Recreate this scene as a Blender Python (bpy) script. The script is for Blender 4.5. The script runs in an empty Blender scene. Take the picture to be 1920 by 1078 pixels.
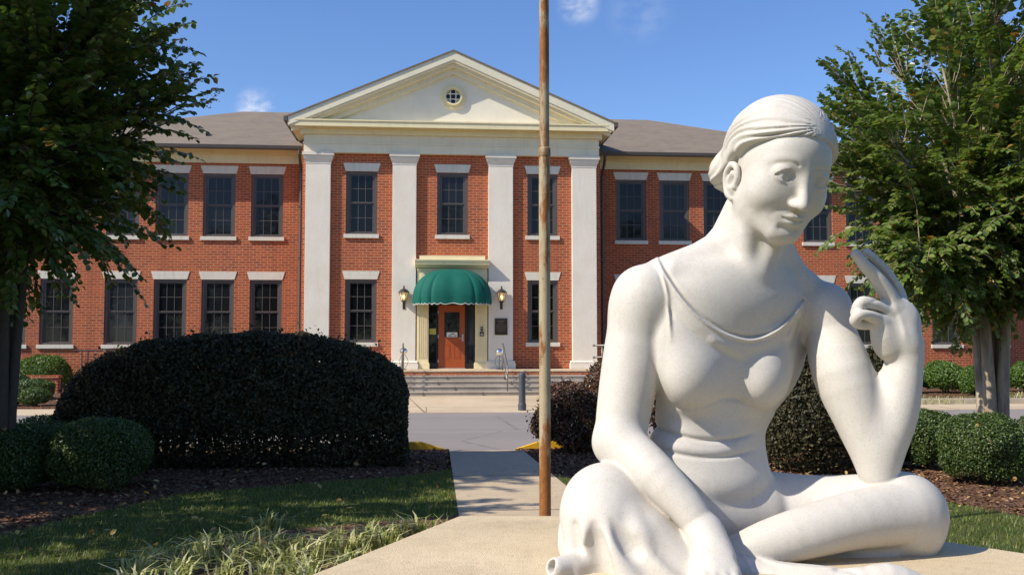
import bpy, bmesh, math, random
import numpy as np
from mathutils import Vector, Matrix
rnd = random.Random(7)
PI = math.pi
# ------------------------------------------------------------------ camera
FPX = 1800.0                      # focal length in pixels of a 1920 px wide frame
EYE = 1.70
YAW = math.radians(5.08)          # the camera looks a little to the right of the facade's normal
PITCH = math.atan(106/1800.0)
cam_d = bpy.data.cameras.new("camera"); cam = bpy.data.objects.new("camera", cam_d)
scene = bpy.context.scene
COL = scene.collection
COL.objects.link(cam); scene.camera = cam
cam_d.sensor_width = 36.0; cam_d.lens = FPX/1920*36.0
cam_d.clip_start = 0.05; cam_d.clip_end = 3000
cam.location = (0, 0, EYE)
CAM_R = Matrix.Rotation(-YAW, 3, 'Z') @ Matrix.Rotation(PI/2+PITCH, 3, 'X')
cam.rotation_euler = CAM_R.to_euler()
_R = CAM_R @ Vector((1,0,0)); _U = CAM_R @ Vector((0,1,0)); _F = CAM_R @ Vector((0,0,-1))
EYEV = Vector((0,0,EYE))
def ray(px, py):
    return _R*((px-960)/FPX) + _U*((539-py)/FPX) + _F
def at_y(px, py, Y):              # the point seen at a photo pixel on the plane y = Y
    r = ray(px, py); return EYEV + r*(Y/r.y)
def at_z(px, py, Z=0.0):          # ... on the level plane z = Z
    r = ray(px, py); return EYEV + r*((Z-EYE)/r.z)
def xz(px, py, Y):
    p = at_y(px, py, Y); return p.x, p.z
# ------------------------------------------------------------------ tags and links
def tag(o, label=None, cat=None, group=None, kind=None):
    if label: o["label"] = label
    if cat: o["category"] = cat
    if group: o["group"] = group
    if kind: o["kind"] = kind
    return o
def thing(name, label, cat, loc=(0,0,0), rz=0.0, group=None):
    o = bpy.data.objects.new(name, None); COL.objects.link(o)
    o.location = loc; o.rotation_euler = (0,0,rz); o.empty_display_size = .2
    return tag(o, label, cat, group)
def link_mesh(name, me, mats, parent=None, smooth=False):
    o = bpy.data.objects.new(name, me); COL.objects.link(o)
    for m in (mats if isinstance(mats, (list, tuple)) else [mats]): me.materials.append(m)
    if parent is not None: o.parent = parent
    if smooth: me.polygons.foreach_set("use_smooth", [True]*len(me.polygons))
    return o
def copy_tree(o, parent=None):
    c = o.copy(); COL.objects.link(c); c.parent = parent
    for ch in list(o.children): copy_tree(ch, c)
    return c
# ------------------------------------------------------------------ mesh builder
class MB:
    def __init__(s): s.v=[]; s.f=[]; s.m=[]
    def face(s, pts, m=0):
        n=len(s.v); s.v += [tuple(p) for p in pts]; s.f.append(tuple(range(n, n+len(pts)))); s.m.append(m); return s
    def box(s, x0,x1,y0,y1,z0,z1, m=0):
        n=len(s.v)
        s.v += [(x,y,z) for z in (z0,z1) for y in (y0,y1) for x in (x0,x1)]
        for q in ((0,2,3,1),(4,5,7,6),(0,1,5,4),(2,6,7,3),(0,4,6,2),(1,3,7,5)):
            s.f.append(tuple(n+i for i in q)); s.m.append(m)
        return s
    def prism(s, poly, y0, y1, m=0):          # polygon in x-z, extruded along y
        n=len(s.v); k=len(poly)
        s.v += [(x,y0,z) for x,z in poly]+[(x,y1,z) for x,z in poly]
        s.f.append(tuple(range(n,n+k))); s.m.append(m)
        s.f.append(tuple(range(n+2*k-1,n+k-1,-1))); s.m.append(m)
        for i in range(k):
            j=(i+1)%k; s.f.append((n+i,n+k+i,n+k+j,n+j)); s.m.append(m)
        return s
    def slab(s, poly, z0, z1, m=0):           # polygon in x-y, extruded along z
        n=len(s.v); k=len(poly)
        s.v += [(x,y,z0) for x,y in poly]+[(x,y,z1) for x,y in poly]
        s.f.append(tuple(range(n+k-1,n-1,-1))); s.m.append(m)
        s.f.append(tuple(range(n+k,n+2*k))); s.m.append(m)
        for i in range(k):
            j=(i+1)%k; s.f.append((n+i,n+j,n+k+j,n+k+i)); s.m.append(m)
        return s
    def profx(s, prof, x0, x1, m=0):          # y-z profile swept along x
        n=len(s.v); k=len(prof)
        s.v += [(x0,y,z) for y,z in prof]+[(x1,y,z) for y,z in prof]
        s.f.append(tuple(range(n,n+k))); s.m.append(m)
        s.f.append(tuple(range(n+2*k-1,n+k-1,-1))); s.m.append(m)
        for i in range(k):
            j=(i+1)%k; s.f.append((n+i,n+k+i,n+k+j,n+j)); s.m.append(m)
        return s
    def tube(s, pts, rads, seg=10, m=0, caps=True):
        pts=[Vector(p) for p in pts]
        if not isinstance(rads,(list,tuple)): rads=[rads]*len(pts)
        n=len(s.v); prev=None
        for i,p in enumerate(pts):
            t=(pts[min(i+1,len(pts)-1)]-pts[max(i-1,0)])
            if t.length<1e-9: t=Vector((0,0,1))
            t.normalize()
            if prev is None:
                a=t.cross(Vector((0,1,0)))
                if a.length<.1: a=t.cross(Vector((1,0,0)))
            else: a=prev-t*prev.dot(t)
            a.normalize(); prev=a; b=t.cross(a)
            for k in range(seg):
                an=2*PI*k/seg; s.v.append(tuple(p+(a*math.cos(an)+b*math.sin(an))*rads[i]))
        for i in range(len(pts)-1):
            for k in range(seg):
                j=(k+1)%seg
                s.f.append((n+i*seg+k,n+i*seg+j,n+(i+1)*seg+j,n+(i+1)*seg+k)); s.m.append(m)
        if caps:
            s.f.append(tuple(n+k for k in range(seg-1,-1,-1))); s.m.append(m)
            e=n+(len(pts)-1)*seg; s.f.append(tuple(e+k for k in range(seg))); s.m.append(m)
        return s
    def lathe(s, prof, seg=20, c=(0,0,0), m=0):   # (r,z) profile about a vertical axis
        n=len(s.v)
        for r,z in prof:
            for k in range(seg):
                an=2*PI*k/seg; s.v.append((c[0]+r*math.cos(an), c[1]+r*math.sin(an), c[2]+z))
        for i in range(len(prof)-1):
            for k in range(seg):
                j=(k+1)%seg
                s.f.append((n+i*seg+k,n+i*seg+j,n+(i+1)*seg+j,n+(i+1)*seg+k)); s.m.append(m)
        s.f.append(tuple(n+k for k in range(seg-1,-1,-1))); s.m.append(m)
        e=n+(len(prof)-1)*seg; s.f.append(tuple(e+k for k in range(seg))); s.m.append(m)
        return s
    def mesh(s, name):
        me=bpy.data.meshes.new(name); me.from_pydata(s.v,[],s.f)
        if any(s.m): me.polygons.foreach_set("material_index", s.m)
        me.update(); return me
    def build(s, name, mats, parent=None, smooth=False, bevel=0.0, weld=False, auto=None):
        me=s.mesh(name)
        if weld or bevel:
            bm=bmesh.new(); bm.from_mesh(me)
            bmesh.ops.remove_doubles(bm, verts=bm.verts, dist=1e-5)
            if bevel: 
                es=[e for e in bm.edges if len(e.link_faces)==2 and e.calc_face_angle(0)>.5]
                bmesh.ops.bevel(bm, geom=es, offset=bevel, segments=2, affect='EDGES', profile=.6)
            bm.to_mesh(me); bm.free()
        o=link_mesh(name, me, mats, parent, smooth)
        if auto is not None:
            me.polygons.foreach_set("use_smooth",[True]*len(me.polygons))
            bm=bmesh.new(); bm.from_mesh(me)
            for e in bm.edges:
                e.smooth = not (len(e.link_faces)==2 and e.calc_face_angle(0)>auto)
            bm.to_mesh(me); bm.free()
        return o
def mesh_np(name, verts, faces, mat_idx=None):
    """verts (n,3), faces (m,k) with equal k"""
    verts=np.asarray(verts,np.float32); faces=np.asarray(faces,np.int32)
    me=bpy.data.meshes.new(name); m,k=faces.shape
    me.vertices.add(len(verts)); me.vertices.foreach_set("co", verts.ravel())
    me.loops.add(m*k); me.loops.foreach_set("vertex_index", faces.ravel())
    me.polygons.add(m); me.polygons.foreach_set("loop_start", np.arange(0,m*k,k,dtype=np.int32))
    try: me.polygons.foreach_set("loop_total", np.full(m,k,dtype=np.int32))
    except Exception: pass
    if mat_idx is not None: me.polygons.foreach_set("material_index", np.asarray(mat_idx,np.int32))
    me.update(calc_edges=True); me.validate()
    return me
# ------------------------------------------------------------------ materials
class NT:
    def __init__(s, name):
        s.m=bpy.data.materials.new(name); s.m.use_nodes=True; s.t=s.m.node_tree; s.t.nodes.clear()
        s.out=s.n('ShaderNodeOutputMaterial'); s.b=s.n('ShaderNodeBsdfPrincipled')
        s.l(s.b.outputs[0], s.out.inputs['Surface'])
    def n(s, ty, **kw):
        x=s.t.nodes.new(ty)
        for k,v in kw.items(): setattr(x,k,v)
        return x
    def l(s,a,b): s.t.links.new(a,b)
    def inp(s, node, name, val):
        i=node.inputs[name]
        if hasattr(val,'is_linked') or isinstance(val, bpy.types.NodeSocket): s.l(val,i)
        else: i.default_value=val
    def coord(s, which='Object'):
        return s.n('ShaderNodeTexCoord').outputs[which]
    def pos(s): return s.n('ShaderNodeNewGeometry').outputs['Position']
    def noise(s, vec, scale, detail=4, rough=.55, out='Fac', dist=0.0):
        x=s.n('ShaderNodeTexNoise'); s.l(vec,x.inputs['Vector'])
        x.inputs['Scale'].default_value=scale; x.inputs['Detail'].default_value=detail
        x.inputs['Roughness'].default_value=rough; x.inputs['Distortion'].default_value=dist
        return x.outputs[out]
    def vor(s, vec, scale, out='Distance', feature='F1'):
        x=s.n('ShaderNodeTexVoronoi', feature=feature); s.l(vec,x.inputs['Vector']); x.inputs['Scale'].default_value=scale
        return x.outputs[out]
    def ramp(s, fac, stops, interp='LINEAR'):
        x=s.n('ShaderNodeValToRGB'); s.l(fac,x.inputs[0]); r=x.color_ramp; r.interpolation=interp
        while len(r.elements)<len(stops): r.elements.new(.5)
        for e,(p,c) in zip(r.elements,stops):
            e.position=p; e.color=(c if isinstance(c,(tuple,list)) else (c,c,c))[:3]+(1,) if not isinstance(c,(int,float)) else (c,c,c,1)
        return x.outputs[0]
    def mix(s, fac, a, b, mode='MIX'):
        x=s.n('ShaderNodeMix', data_type='RGBA', blend_type=mode)
        for sock,val in ((x.inputs[0],fac),(x.inputs[6],a),(x.inputs[7],b)):
            if isinstance(val, bpy.types.NodeSocket): s.l(val,sock)
            elif isinstance(val,(int,float)) : sock.default_value=val
            else: sock.default_value=tuple(val)[:3]+(1,)
        return x.outputs[2]
    def math(s, op, a, b=0.0, c=None, clamp=False):
        x=s.n('ShaderNodeMath', operation=op, use_clamp=clamp)
        for i,val in enumerate((a,b) if c is None else (a,b,c)):
            if isinstance(val, bpy.types.NodeSocket): s.l(val,x.inputs[i])
            else: x.inputs[i].default_value=val
        return x.outputs[0]
    def map(s, vec, scale=(1,1,1), loc=(0,0,0), rot=(0,0,0)):
        x=s.n('ShaderNodeMapping'); s.l(vec,x.inputs[0])
        x.inputs['Scale'].default_value=scale; x.inputs['Location'].default_value=loc; x.inputs['Rotation'].default_value=rot
        return x.outputs[0]
    def sep(s, vec):
        x=s.n('ShaderNodeSeparateXYZ'); s.l(vec,x.inputs[0]); return x.outputs
    def comb(s, x_,y_,z_=0.0):
        x=s.n('ShaderNodeCombineXYZ')
        for i,val in enumerate((x_,y_,z_)):
            if isinstance(val, bpy.types.NodeSocket): s.l(val,x.inputs[i])
            else: x.inputs[i].default_value=val
        return x.outputs[0]
    def bump(s, h, strength=.3, dist=.01):
        x=s.n('ShaderNodeBump'); s.l(h,x.inputs['Height']); x.inputs['Strength'].default_value=strength; x.inputs['Distance'].default_value=dist
        s.l(x.outputs[0], s.b.inputs['Normal']); return x
    def set(s, color=None, rough=None, spec=None, metal=None):
        for nm,val in (('Base Color',color),('Roughness',rough),('Specular IOR Level',spec),('Metallic',metal)):
            if val is None: continue
            i=s.b.inputs[nm]
            if isinstance(val, bpy.types.NodeSocket): s.l(val,i)
            elif isinstance(val,(int,float)): i.default_value=val
            else: i.default_value=tuple(val)[:3]+(1,)
        return s.m
def plain(name, col, rough=.6, metal=0.0, var=.12, scale=6.0, spec=.5, bump=0.0, bscale=80):
    t=NT(name); p=t.pos()
    n=t.noise(p,scale,4)
    c=t.mix(n, [max(0,x*(1-var)) for x in col], [min(1,x*(1+var)) for x in col])
    if bump: t.bump(t.noise(p,bscale,3),bump,.01)
    return t.set(c, rough, spec, metal)
# ------------------------------------------------------------------ light and sky
AZ=math.radians(69); EL=math.radians(41.5)
SUN=Vector((-math.sin(AZ)*math.cos(EL),-math.cos(AZ)*math.cos(EL),math.sin(EL)))
sl=bpy.data.lights.new("sun",'SUN'); sl.energy=5.0; sl.angle=math.radians(.5); sl.color=(1,.925,.81)
so=bpy.data.objects.new("sun",sl); COL.objects.link(so); so.location=(0,0,40); so.rotation_euler=SUN.to_track_quat('Z','Y').to_euler()
world=bpy.data.worlds.new("World"); scene.world=world; world.use_nodes=True
wt=world.node_tree; wt.nodes.clear()
def wn(ty,**k):
    x=wt.nodes.new(ty)
    for a,b in k.items(): setattr(x,a,b)
    return x
wo=wn('ShaderNodeOutputWorld'); bg=wn('ShaderNodeBackground'); bg.inputs[1].default_value=.13
sky=wn('ShaderNodeTexSky',sky_type='NISHITA'); sky.sun_disc=False
sky.sun_elevation=EL; sky.sun_rotation=math.atan2(SUN.x,SUN.y)
sky.air_density=1.0; sky.dust_density=.45; sky.ozone_density=4.5; sky.altitude=200
# a few small clouds: noise masked to patches of sky (by direction)
tc=wn('ShaderNodeTexCoord'); nz=wn('ShaderNodeTexNoise'); nz.inputs['Scale'].default_value=26; nz.inputs['Detail'].default_value=7; nz.inputs['Roughness'].default_value=.62
mp=wn('ShaderNodeMapping'); mp.inputs['Scale'].default_value=(1,1,1.7); wt.links.new(tc.outputs['Generated'],mp.inputs[0]); wt.links.new(mp.outputs[0],nz.inputs['Vector'])
def patch(px,py,r0,r1):
    d=ray(px,py).normalized(); dt=wn('ShaderNodeVectorMath',operation='DISTANCE'); dt.inputs[1].default_value=d
    wt.links.new(mp2.outputs[0],dt.inputs[0]); mr=wn('ShaderNodeMapRange',interpolation_type='SMOOTHSTEP'); mr.inputs[1].default_value=r0; mr.inputs[2].default_value=r1
    mr.inputs[3].default_value=1; mr.inputs[4].default_value=0
    wt.links.new(dt.outputs['Value'],mr.inputs[0]); return mr.outputs[0]
mp2=wn('ShaderNodeVectorMath',operation='NORMALIZE'); wt.links.new(tc.outputs['Generated'],mp2.inputs[0])
tot=None
for a in ((1085,8,.002,.026,.7),(480,206,.004,.026,.85),(1200,20,.01,.04,.12),(170,120,.005,.035,.8)):
    q=wn('ShaderNodeMath',operation='MULTIPLY'); wt.links.new(patch(*a[:4]),q.inputs[0]); q.inputs[1].default_value=a[4]; o_=q.outputs[0]
    if tot is not None:
        m=wn('ShaderNodeMath',operation='MAXIMUM'); wt.links.new(tot,m.inputs[0]); wt.links.new(o_,m.inputs[1]); o_=m.outputs[0]
    tot=o_
cr=wn('ShaderNodeMapRange',interpolation_type='SMOOTHSTEP'); cr.inputs[1].default_value=.36; cr.inputs[2].default_value=.66
wt.links.new(nz.outputs['Fac'],cr.inputs[0])
cm=wn('ShaderNodeMath',operation='MULTIPLY'); wt.links.new(cr.outputs[0],cm.inputs[0]); wt.links.new(tot,cm.inputs[1])
mx=wn('ShaderNodeMix',data_type='RGBA'); wt.links.new(cm.outputs[0],mx.inputs[0]); hsv=wn('ShaderNodeHueSaturation'); hsv.inputs['Saturation'].default_value=1.12; hsv.inputs['Hue'].default_value=.509; hsv.inputs['Value'].default_value=1.16; wt.links.new(sky.outputs[0],hsv.inputs['Color']); wt.links.new(hsv.outputs[0],mx.inputs[6]); mx.inputs[7].default_value=(6.0,6.2,6.8,1)
wt.links.new(mx.outputs[2],bg.inputs[0]); wt.links.new(bg.outputs[0],wo.inputs[0])
vs=scene.view_settings; vs.view_transform='Standard'; vs.look='None'; vs.exposure=0.22; vs.gamma=1.0
scene.cycles.max_bounces=8; scene.cycles.use_denoising=True
# ------------------------------------------------------------------ materials of the place
def brick_mat():
    t=NT("red_brick"); p=t.pos(); x,y,z=t.sep(p)
    v=t.comb(t.math('ADD',x,y),z,0.0)
    b=t.n('ShaderNodeTexBrick'); t.l(v,b.inputs['Vector'])
    b.inputs['Scale'].default_value=1; b.inputs['Brick Width'].default_value=.27; b.inputs['Row Height'].default_value=.098; b.inputs['Mortar Size'].default_value=.0105
    b.inputs['Mortar Smooth'].default_value=.15; b.inputs['Bias'].default_value=-.1; b.offset=.5
    b.inputs['Color1'].default_value=(.45,.092,.023,1); b.inputs['Color2'].default_value=(.235,.045,.016,1); b.inputs['Mortar'].default_value=(.55,.35,.19,1)
    n=t.noise(p,.55,5,.6); n2=t.noise(p,9,3)
    c=t.mix(t.ramp(n,[(.35,.0),(.7,.35)]),b.outputs[0],(.47,.115,.03)); st=t.noise(t.map(p,(1.6,1.6,.16)),1.0,5,.6); c=t.mix(t.ramp(st,[(.50,0.),(.72,.42)]),c,(.16,.035,.018))
    c=t.mix(t.math('MULTIPLY',n2,.35),c,(.30,.055,.03))
    t.bump(b.outputs['Fac'],.5,.006).invert=True
    return t.set(c,.85,None)
M={}
M['brick']=brick_mat()
def stucco():
    t=NT("stucco"); p=t.pos(); n=t.noise(p,1.3,5,.6); f=t.noise(t.map(p,(3,3,.5)),1.2,4)
    c=t.mix(t.ramp(n,[(.35,0.),(.7,1.)]),(.745,.675,.555),(.80,.74,.63)); c=t.mix(t.ramp(f,[(.5,0.),(.75,.25)]),c,(.55,.50,.42))
    t.bump(t.noise(p,14,5,.65),.35,.02); return t.set(c,.9)
M['stucco']=stucco()
def painted(name,col,dirt=.25):
    t=NT(name); p=t.pos(); n=t.noise(p,1.7,5,.6); s=t.noise(t.map(p,(6,6,.7)),1.5,4)
    c=t.mix(t.ramp(n,[(.3,0.),(.75,1.)]),[x*.93 for x in col],[min(1,x*1.04) for x in col])
    c=t.mix(t.math('MULTIPLY',t.ramp(s,[(.5,0.),(.8,1.)]),dirt),c,[x*.62 for x in col])
    t.bump(t.noise(p,30,3),.06,.01); return t.set(c,.55)
M['cream']=painted("cream_paint",(.83,.72,.43)); M['cream2']=painted("pale_cream_paint",(.80,.73,.53)); M['stone']=painted("cast_stone",(.70,.65,.53),.5)
M['tymp']=painted("tympanum_stucco",(.82,.76,.61),.1)
M['frame']=plain("bronze_grey_frame",(.098,.082,.070),.45,0,.2); M['gutter']=plain("brown_gutter",(.10,.085,.075),.45,.0,.2)
M['dark']=plain("dark_metal",(.035,.035,.038),.5,.0,.3)
def shingle():
    t=NT("asphalt_shingle"); p=t.pos(); x,y,z=t.sep(p)
    b=t.n('ShaderNodeTexBrick'); t.l(t.comb(x,t.math('MULTIPLY',y,1.0),0.0),b.inputs['Vector'])
    b.inputs['Scale'].default_value=1; b.inputs['Brick Width'].default_value=.3; b.inputs['Row Height'].default_value=.14; b.inputs['Mortar Size'].default_value=.006
    b.inputs['Color1'].default_value=(.225,.18,.125,1); b.inputs['Color2'].default_value=(.165,.125,.095,1); b.inputs['Mortar'].default_value=(.13,.105,.09,1)
    n=t.noise(p,.9,5); g=t.noise(p,45,2)
    c=t.mix(t.ramp(n,[(.35,0.),(.7,.6)]),b.outputs[0],(.245,.195,.135)); c=t.mix(t.math('MULTIPLY',g,.3),c,(.15,.125,.11))
    t.bump(b.outputs['Fac'],.4,.01).invert=True
    return t.set(c,.95)
M['shingle']=shingle()
def glass_mat():
    t=NT("dark_window_glass"); p=t.pos()
    r=t.n('ShaderNodeObjectInfo').outputs['Random']
    c=t.mix(t.math('POWER',r,2.5),(.004,.005,.006),(.030,.034,.040))
    n=t.noise(p,1.3,2); t.bump(n,.05,.05)
    return t.set(c,.03,.30)
M['glass']=glass_mat()
def concrete(name,a,b,scale=1.0,speck=0.0,joint=None,rough=.9):
    t=NT(name); p=t.pos(); n=t.noise(p,.8*scale,6,.62); m=t.noise(p,7*scale,5,.6)
    c=t.mix(t.ramp(n,[(.3,0.),(.72,1.)]),a,b); c=t.mix(t.ramp(m,[(.45,0.),(.85,.35)]),c,[x*.6 for x in a])
    bl=t.noise(p,.33*scale,5,.7); c=t.mix(t.ramp(bl,[(.46,0.),(.66,.38)]),c,[x*.55 for x in a]); tr=t.noise(p,2.6*scale,6,.7); c=t.mix(t.ramp(tr,[(.56,0.),(.68,.30)]),c,[x*.5 for x in a])
    h=t.noise(p,60,3)
    if speck:
        v=t.vor(p,speck,'Color'); s=t.sep(v)[0]
        c=t.mix(t.ramp(s,[(.0,.55),(.25,.0),(.75,.0),(1.0,.5)]),c,t.mix(t.sep(v)[1],(.20,.12,.06),(.72,.62,.45)))
        h=t.vor(p,speck,'Distance')
    t.bump(h,.35,.004); return t.set(c,rough,.3)
M['walk']=concrete("walkway_concrete",(.50,.385,.245),(.58,.46,.31),1,130)
M['sidewalk']=concrete("sidewalk_concrete",(.53,.41,.265),(.60,.48,.33),.6)
M['plinth']=concrete("aggregate_concrete",(.60,.475,.29),(.68,.55,.36),2.5,330)
M['step']=concrete("step_stone",(.35,.30,.24),(.48,.42,.345),1.6)
M['kerb']=concrete("kerb_concrete",(.42,.36,.27),(.5,.44,.34),1)
def asphalt():
    t=NT("asphalt"); p=t.pos(); n=t.noise(p,.35,6,.6); f=t.noise(p,90,2,.7); lng=t.noise(t.map(p,(.15,2.2,1)),1,4)
    c=t.mix(n,(.255,.222,.20),(.32,.285,.26)); c=t.mix(t.ramp(lng,[(.45,0.),(.7,.3)]),c,(.20,.185,.18)); c=t.mix(t.math('MULTIPLY',f,.35),c,(.14,.13,.13))
    ck=t.vor(t.map(p,(.32,.5,1)),.7,'Distance','DISTANCE_TO_EDGE'); w2=t.noise(p,2.2,4); ck=t.math('ADD',ck,t.math('MULTIPLY',w2,.035)); c=t.mix(t.ramp(ck,[(.014,.75),(.026,0.)]),c,(.09,.085,.08))
    pt=t.noise(t.map(p,(.12,.35,1)),1.0,2); c=t.mix(t.ramp(pt,[(.55,0.),(.58,.28)]),c,(.19,.172,.16))
    t.bump(f,.5,.01); return t.set(c,.9,.3)
M['asphalt']=asphalt()
def mulch():
    t=NT("bark_mulch"); p=t.pos(); v=t.vor(t.map(p,(1,1.6,1)),34,'Color'); n=t.noise(p,1.2,5); r=t.sep(v)[0]
    c=t.mix(r,(.055,.033,.022),(.26,.13,.07)); c=t.mix(t.ramp(n,[(.4,0.),(.7,.5)]),c,(.10,.062,.042))
    t.bump(t.vor(p,34),1.0,.03); return t.set(c,.95,.2)
M['mulch']=mulch()
def soil_grass():
    t=NT("lawn_ground"); p=t.pos(); n=t.noise(p,1.5,5,.65); f=t.noise(p,40,3)
    c=t.mix(t.ramp(n,[(.35,0.),(.7,1.)]),(.045,.075,.014),(.11,.12,.035)); c=t.mix(t.math('MULTIPLY',f,.5),c,(.05,.04,.02))
    t.bump(f,.6,.02); return t.set(c,.95,.2)
M['lawn']=soil_grass()
def leaf_mat(name,cols,trans=.3,rough=.42,spec=.5,clump=1.2):
    """cols: list of (position, colour) sampled at random per leaf"""
    t=NT(name); g=t.n('ShaderNodeNewGeometry'); r=g.outputs['Random Per Island']
    c=t.ramp(r,cols); n=t.noise(g.outputs['Position'],clump,3)
    c=t.mix(t.ramp(n,[(.35,0.),(.7,.45)]),c,t.mix(.5,c,cols[len(cols)//2][1]),)
    t.set(c,rough,spec)
    tr=t.n('ShaderNodeBsdfTranslucent'); hs=t.n('ShaderNodeHueSaturation'); hs.inputs['Value'].default_value=1.5; hs.inputs['Saturation'].default_value=1.1
    t.l(c,hs.inputs['Color']); t.l(hs.outputs[0],tr.inputs[0])
    mx=t.n('ShaderNodeMixShader'); mx.inputs[0].default_value=trans; t.l(t.b.outputs[0],mx.inputs[1]); t.l(tr.outputs[0],mx.inputs[2]); t.l(mx.outputs[0],t.out.inputs[0])
    return t.m
# ------------------------------------------------------------------ ground
def sheet(name,pts,mat,kind='structure',z=None):
    m=MB(); m.face([(p[0],p[1],(p[2] if z is None else z)) for p in pts])
    return tag(m.build(name,mat),kind=kind)
GZ=.12                                    # level of the planted ground in front of the road
BZ=.045                                   # level of the mulch beds
KY=15.45                                  # kerb line
ground=sheet('ground',[(-900,-900),(900,-900),(900,1500),(-900,1500)],M['lawn'],z=-.06)
road=sheet('road',[(-70,KY),(70,KY),(70,23.9),(-70,23.9)],M['asphalt'],z=0)
g=MB(); g.slab([(-70,23.9),(70,23.9),(70,26.1),(7.2,26.1),(7.2,31.5),(-6.2,31.5),(-6.2,26.1),(-70,26.1)],-.1,.012); sidewalk=tag(g.build('sidewalk',M['sidewalk']),kind='structure')
j=MB()
for x in (-9,-4.4,-.0,4.6,9.2,13.8): j.box(x-.008,x+.008,23.95,26.05,.012,.0145)
j.face([(-.62,31.45,.0145),(-.60,31.45,.0145),(-.02,23.95,.0145),(-.05,23.95,.0145)])
j.box(-6.1,7.1,26.09,26.105,.012,.0145)
tag(j.build('sidewalk_joint',M['dark']),kind='structure')
fb=MB()
fb.slab([(-70,26.1),(-6.2,26.1),(-6.2,38),(-70,38)],-.1,.06); fb.slab([(7.2,26.1),(70,26.1),(70,38),(7.2,38)],-.1,.06)
tag(fb.build('planting_bed',M['mulch']),kind='structure')
def gp(px,py,z=GZ): p=at_z(px,py,z); return (p.x,p.y)
# walkway, its ramp to the road, and the ground on both sides of it
wl0,wl1=gp(843,850),gp(860,965); wr0,wr1=gp(990,852),gp(1058,908)
def ext(a,b,Y):
    t=(Y-a[1])/(b[1]-a[1]); return (a[0]+(b[0]-a[0])*t,Y)
WL=lambda Y: ext(wl0,wl1,Y); WR=lambda Y: ext(wr0,wr1,Y)
w=MB(); w.face([(*WL(3),GZ+.006),(*WR(3),GZ+.006),(*WR(14.2),GZ+.006),(*WL(14.2),GZ+.006)])
w.face([(*WL(14.2),GZ+.006),(*WR(14.2),GZ+.006),(*WR(KY),.008),(*WL(KY),.008)])
tag(w.build('walkway',M['walk']),kind='structure')
jj=MB()
for Y in (9.2,11.6,14.2):
    a=WL(Y);b=WR(Y); jj.box(a[0],b[0],Y-.006,Y+.006,GZ+.0062,GZ+.0085)
tag(jj.build('walkway_joint',M['dark']),kind='structure')
lawnb=[gp(-700,1040),gp(-250,1012),gp(0,1003),gp(150,968),gp(350,925),gp(600,905),gp(760,893)]
def side_ground(name,mat,poly,z0=-.05,z1=GZ):
    m=MB(); m.slab(poly,z0,z1); return tag(m.build(name,mat),kind='structure')
LW=gp(700,893); 
left_lawn=side_ground('lawn',M['lawn'],[(-30,-6),(WL(-6)[0],-6),(WL(12.2)[0],12.2)]+[tuple(p) for p in reversed(lawnb)]+[(-30,8)])
left_bed=side_ground('mulch_bed',M['mulch'],z1=BZ,poly=[(-30,8)]+[tuple(p) for p in lawnb]+[(WL(12.2)[0],12.2),(WL(14.2)[0],14.2),(WL(KY-.15)[0]-.02,KY-.15),(-30,KY-.15)])
lawnr=[gp(1045,893),gp(1100,902),gp(1400,915),gp(1770,940),gp(1920,968),gp(2500,985)]
right_lawn=side_ground('lawn',M['lawn'],[(WR(-6)[0],-6),(30,-6),(30,8)]+[tuple(p) for p in reversed(lawnr)]+[(WR(lawnr[0][1])[0],lawnr[0][1])])
right_bed=side_ground('mulch_bed',M['mulch'],z1=BZ,poly=[(WR(lawnr[0][1])[0],lawnr[0][1])]+[tuple(p) for p in lawnr]+[(30,8),(30,KY-.15),(WR(KY-.15)[0],KY-.15),(WR(14.2)[0],14.2)])
strip=[gp(150,1120),gp(300,1046),gp(450,1003),gp(600,988),gp(760,974),gp(866,966),gp(880,1000),gp(900,1300),gp(150,1300)]
sheet('mulch_bed',strip,M['mulch'],z=GZ+.004)
# kerbs, painted yellow beside the walkway and dipping down to it
M['yellow']=painted("yellow_kerb_paint",(.74,.42,.02),.8)
def kerb(name,x0,x1,x2,lab):
    """plain kerb from x0 to x1, yellow part x1..x2 with its end sloping down"""
    m=MB(); H=GZ+.04
    prof=lambda h:[(KY-.15,-.05),(KY-.15,h),(KY-.02,h),(KY,h-.03),(KY,-.05)]
    if x1!=x0: m.profx(prof(H),x0,x1,0)
    s=1 if x2>x1 else -1
    xe=x2-s*.42
    m.profx(prof(H),x1,xe,1)
    n=len(m.v); a=prof(H); b=prof(.03)
    m.v+=[(xe,y,z) for y,z in a]+[(x2,y,z) for y,z in b]
    for i in range(5):
        k=(i+1)%5; m.f.append((n+i,n+5+i,n+5+k,n+k)); m.m.append(1)
    m.f.append(tuple(range(n+5,n+10))); m.m.append(1)
    return tag(m.build(name,[M['kerb'],M['yellow']]),lab,'kerb')
kerb('kerb',-30,WL(KY)[0]-.75,WL(KY)[0]-.01,'concrete kerb with a yellow painted end left of the walkway')
kerb('kerb',30,WR(KY)[0]+.95,WR(KY)[0]+.01,'concrete kerb with a yellow painted end right of the walkway')
k2=MB(); k2.box(9.6,40,26.0,26.16,-.05,.17); tag(k2.build('kerb',M['kerb'],bevel=.02),'low tan kerb edging the far mulch bed behind the right tree','kerb')
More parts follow.
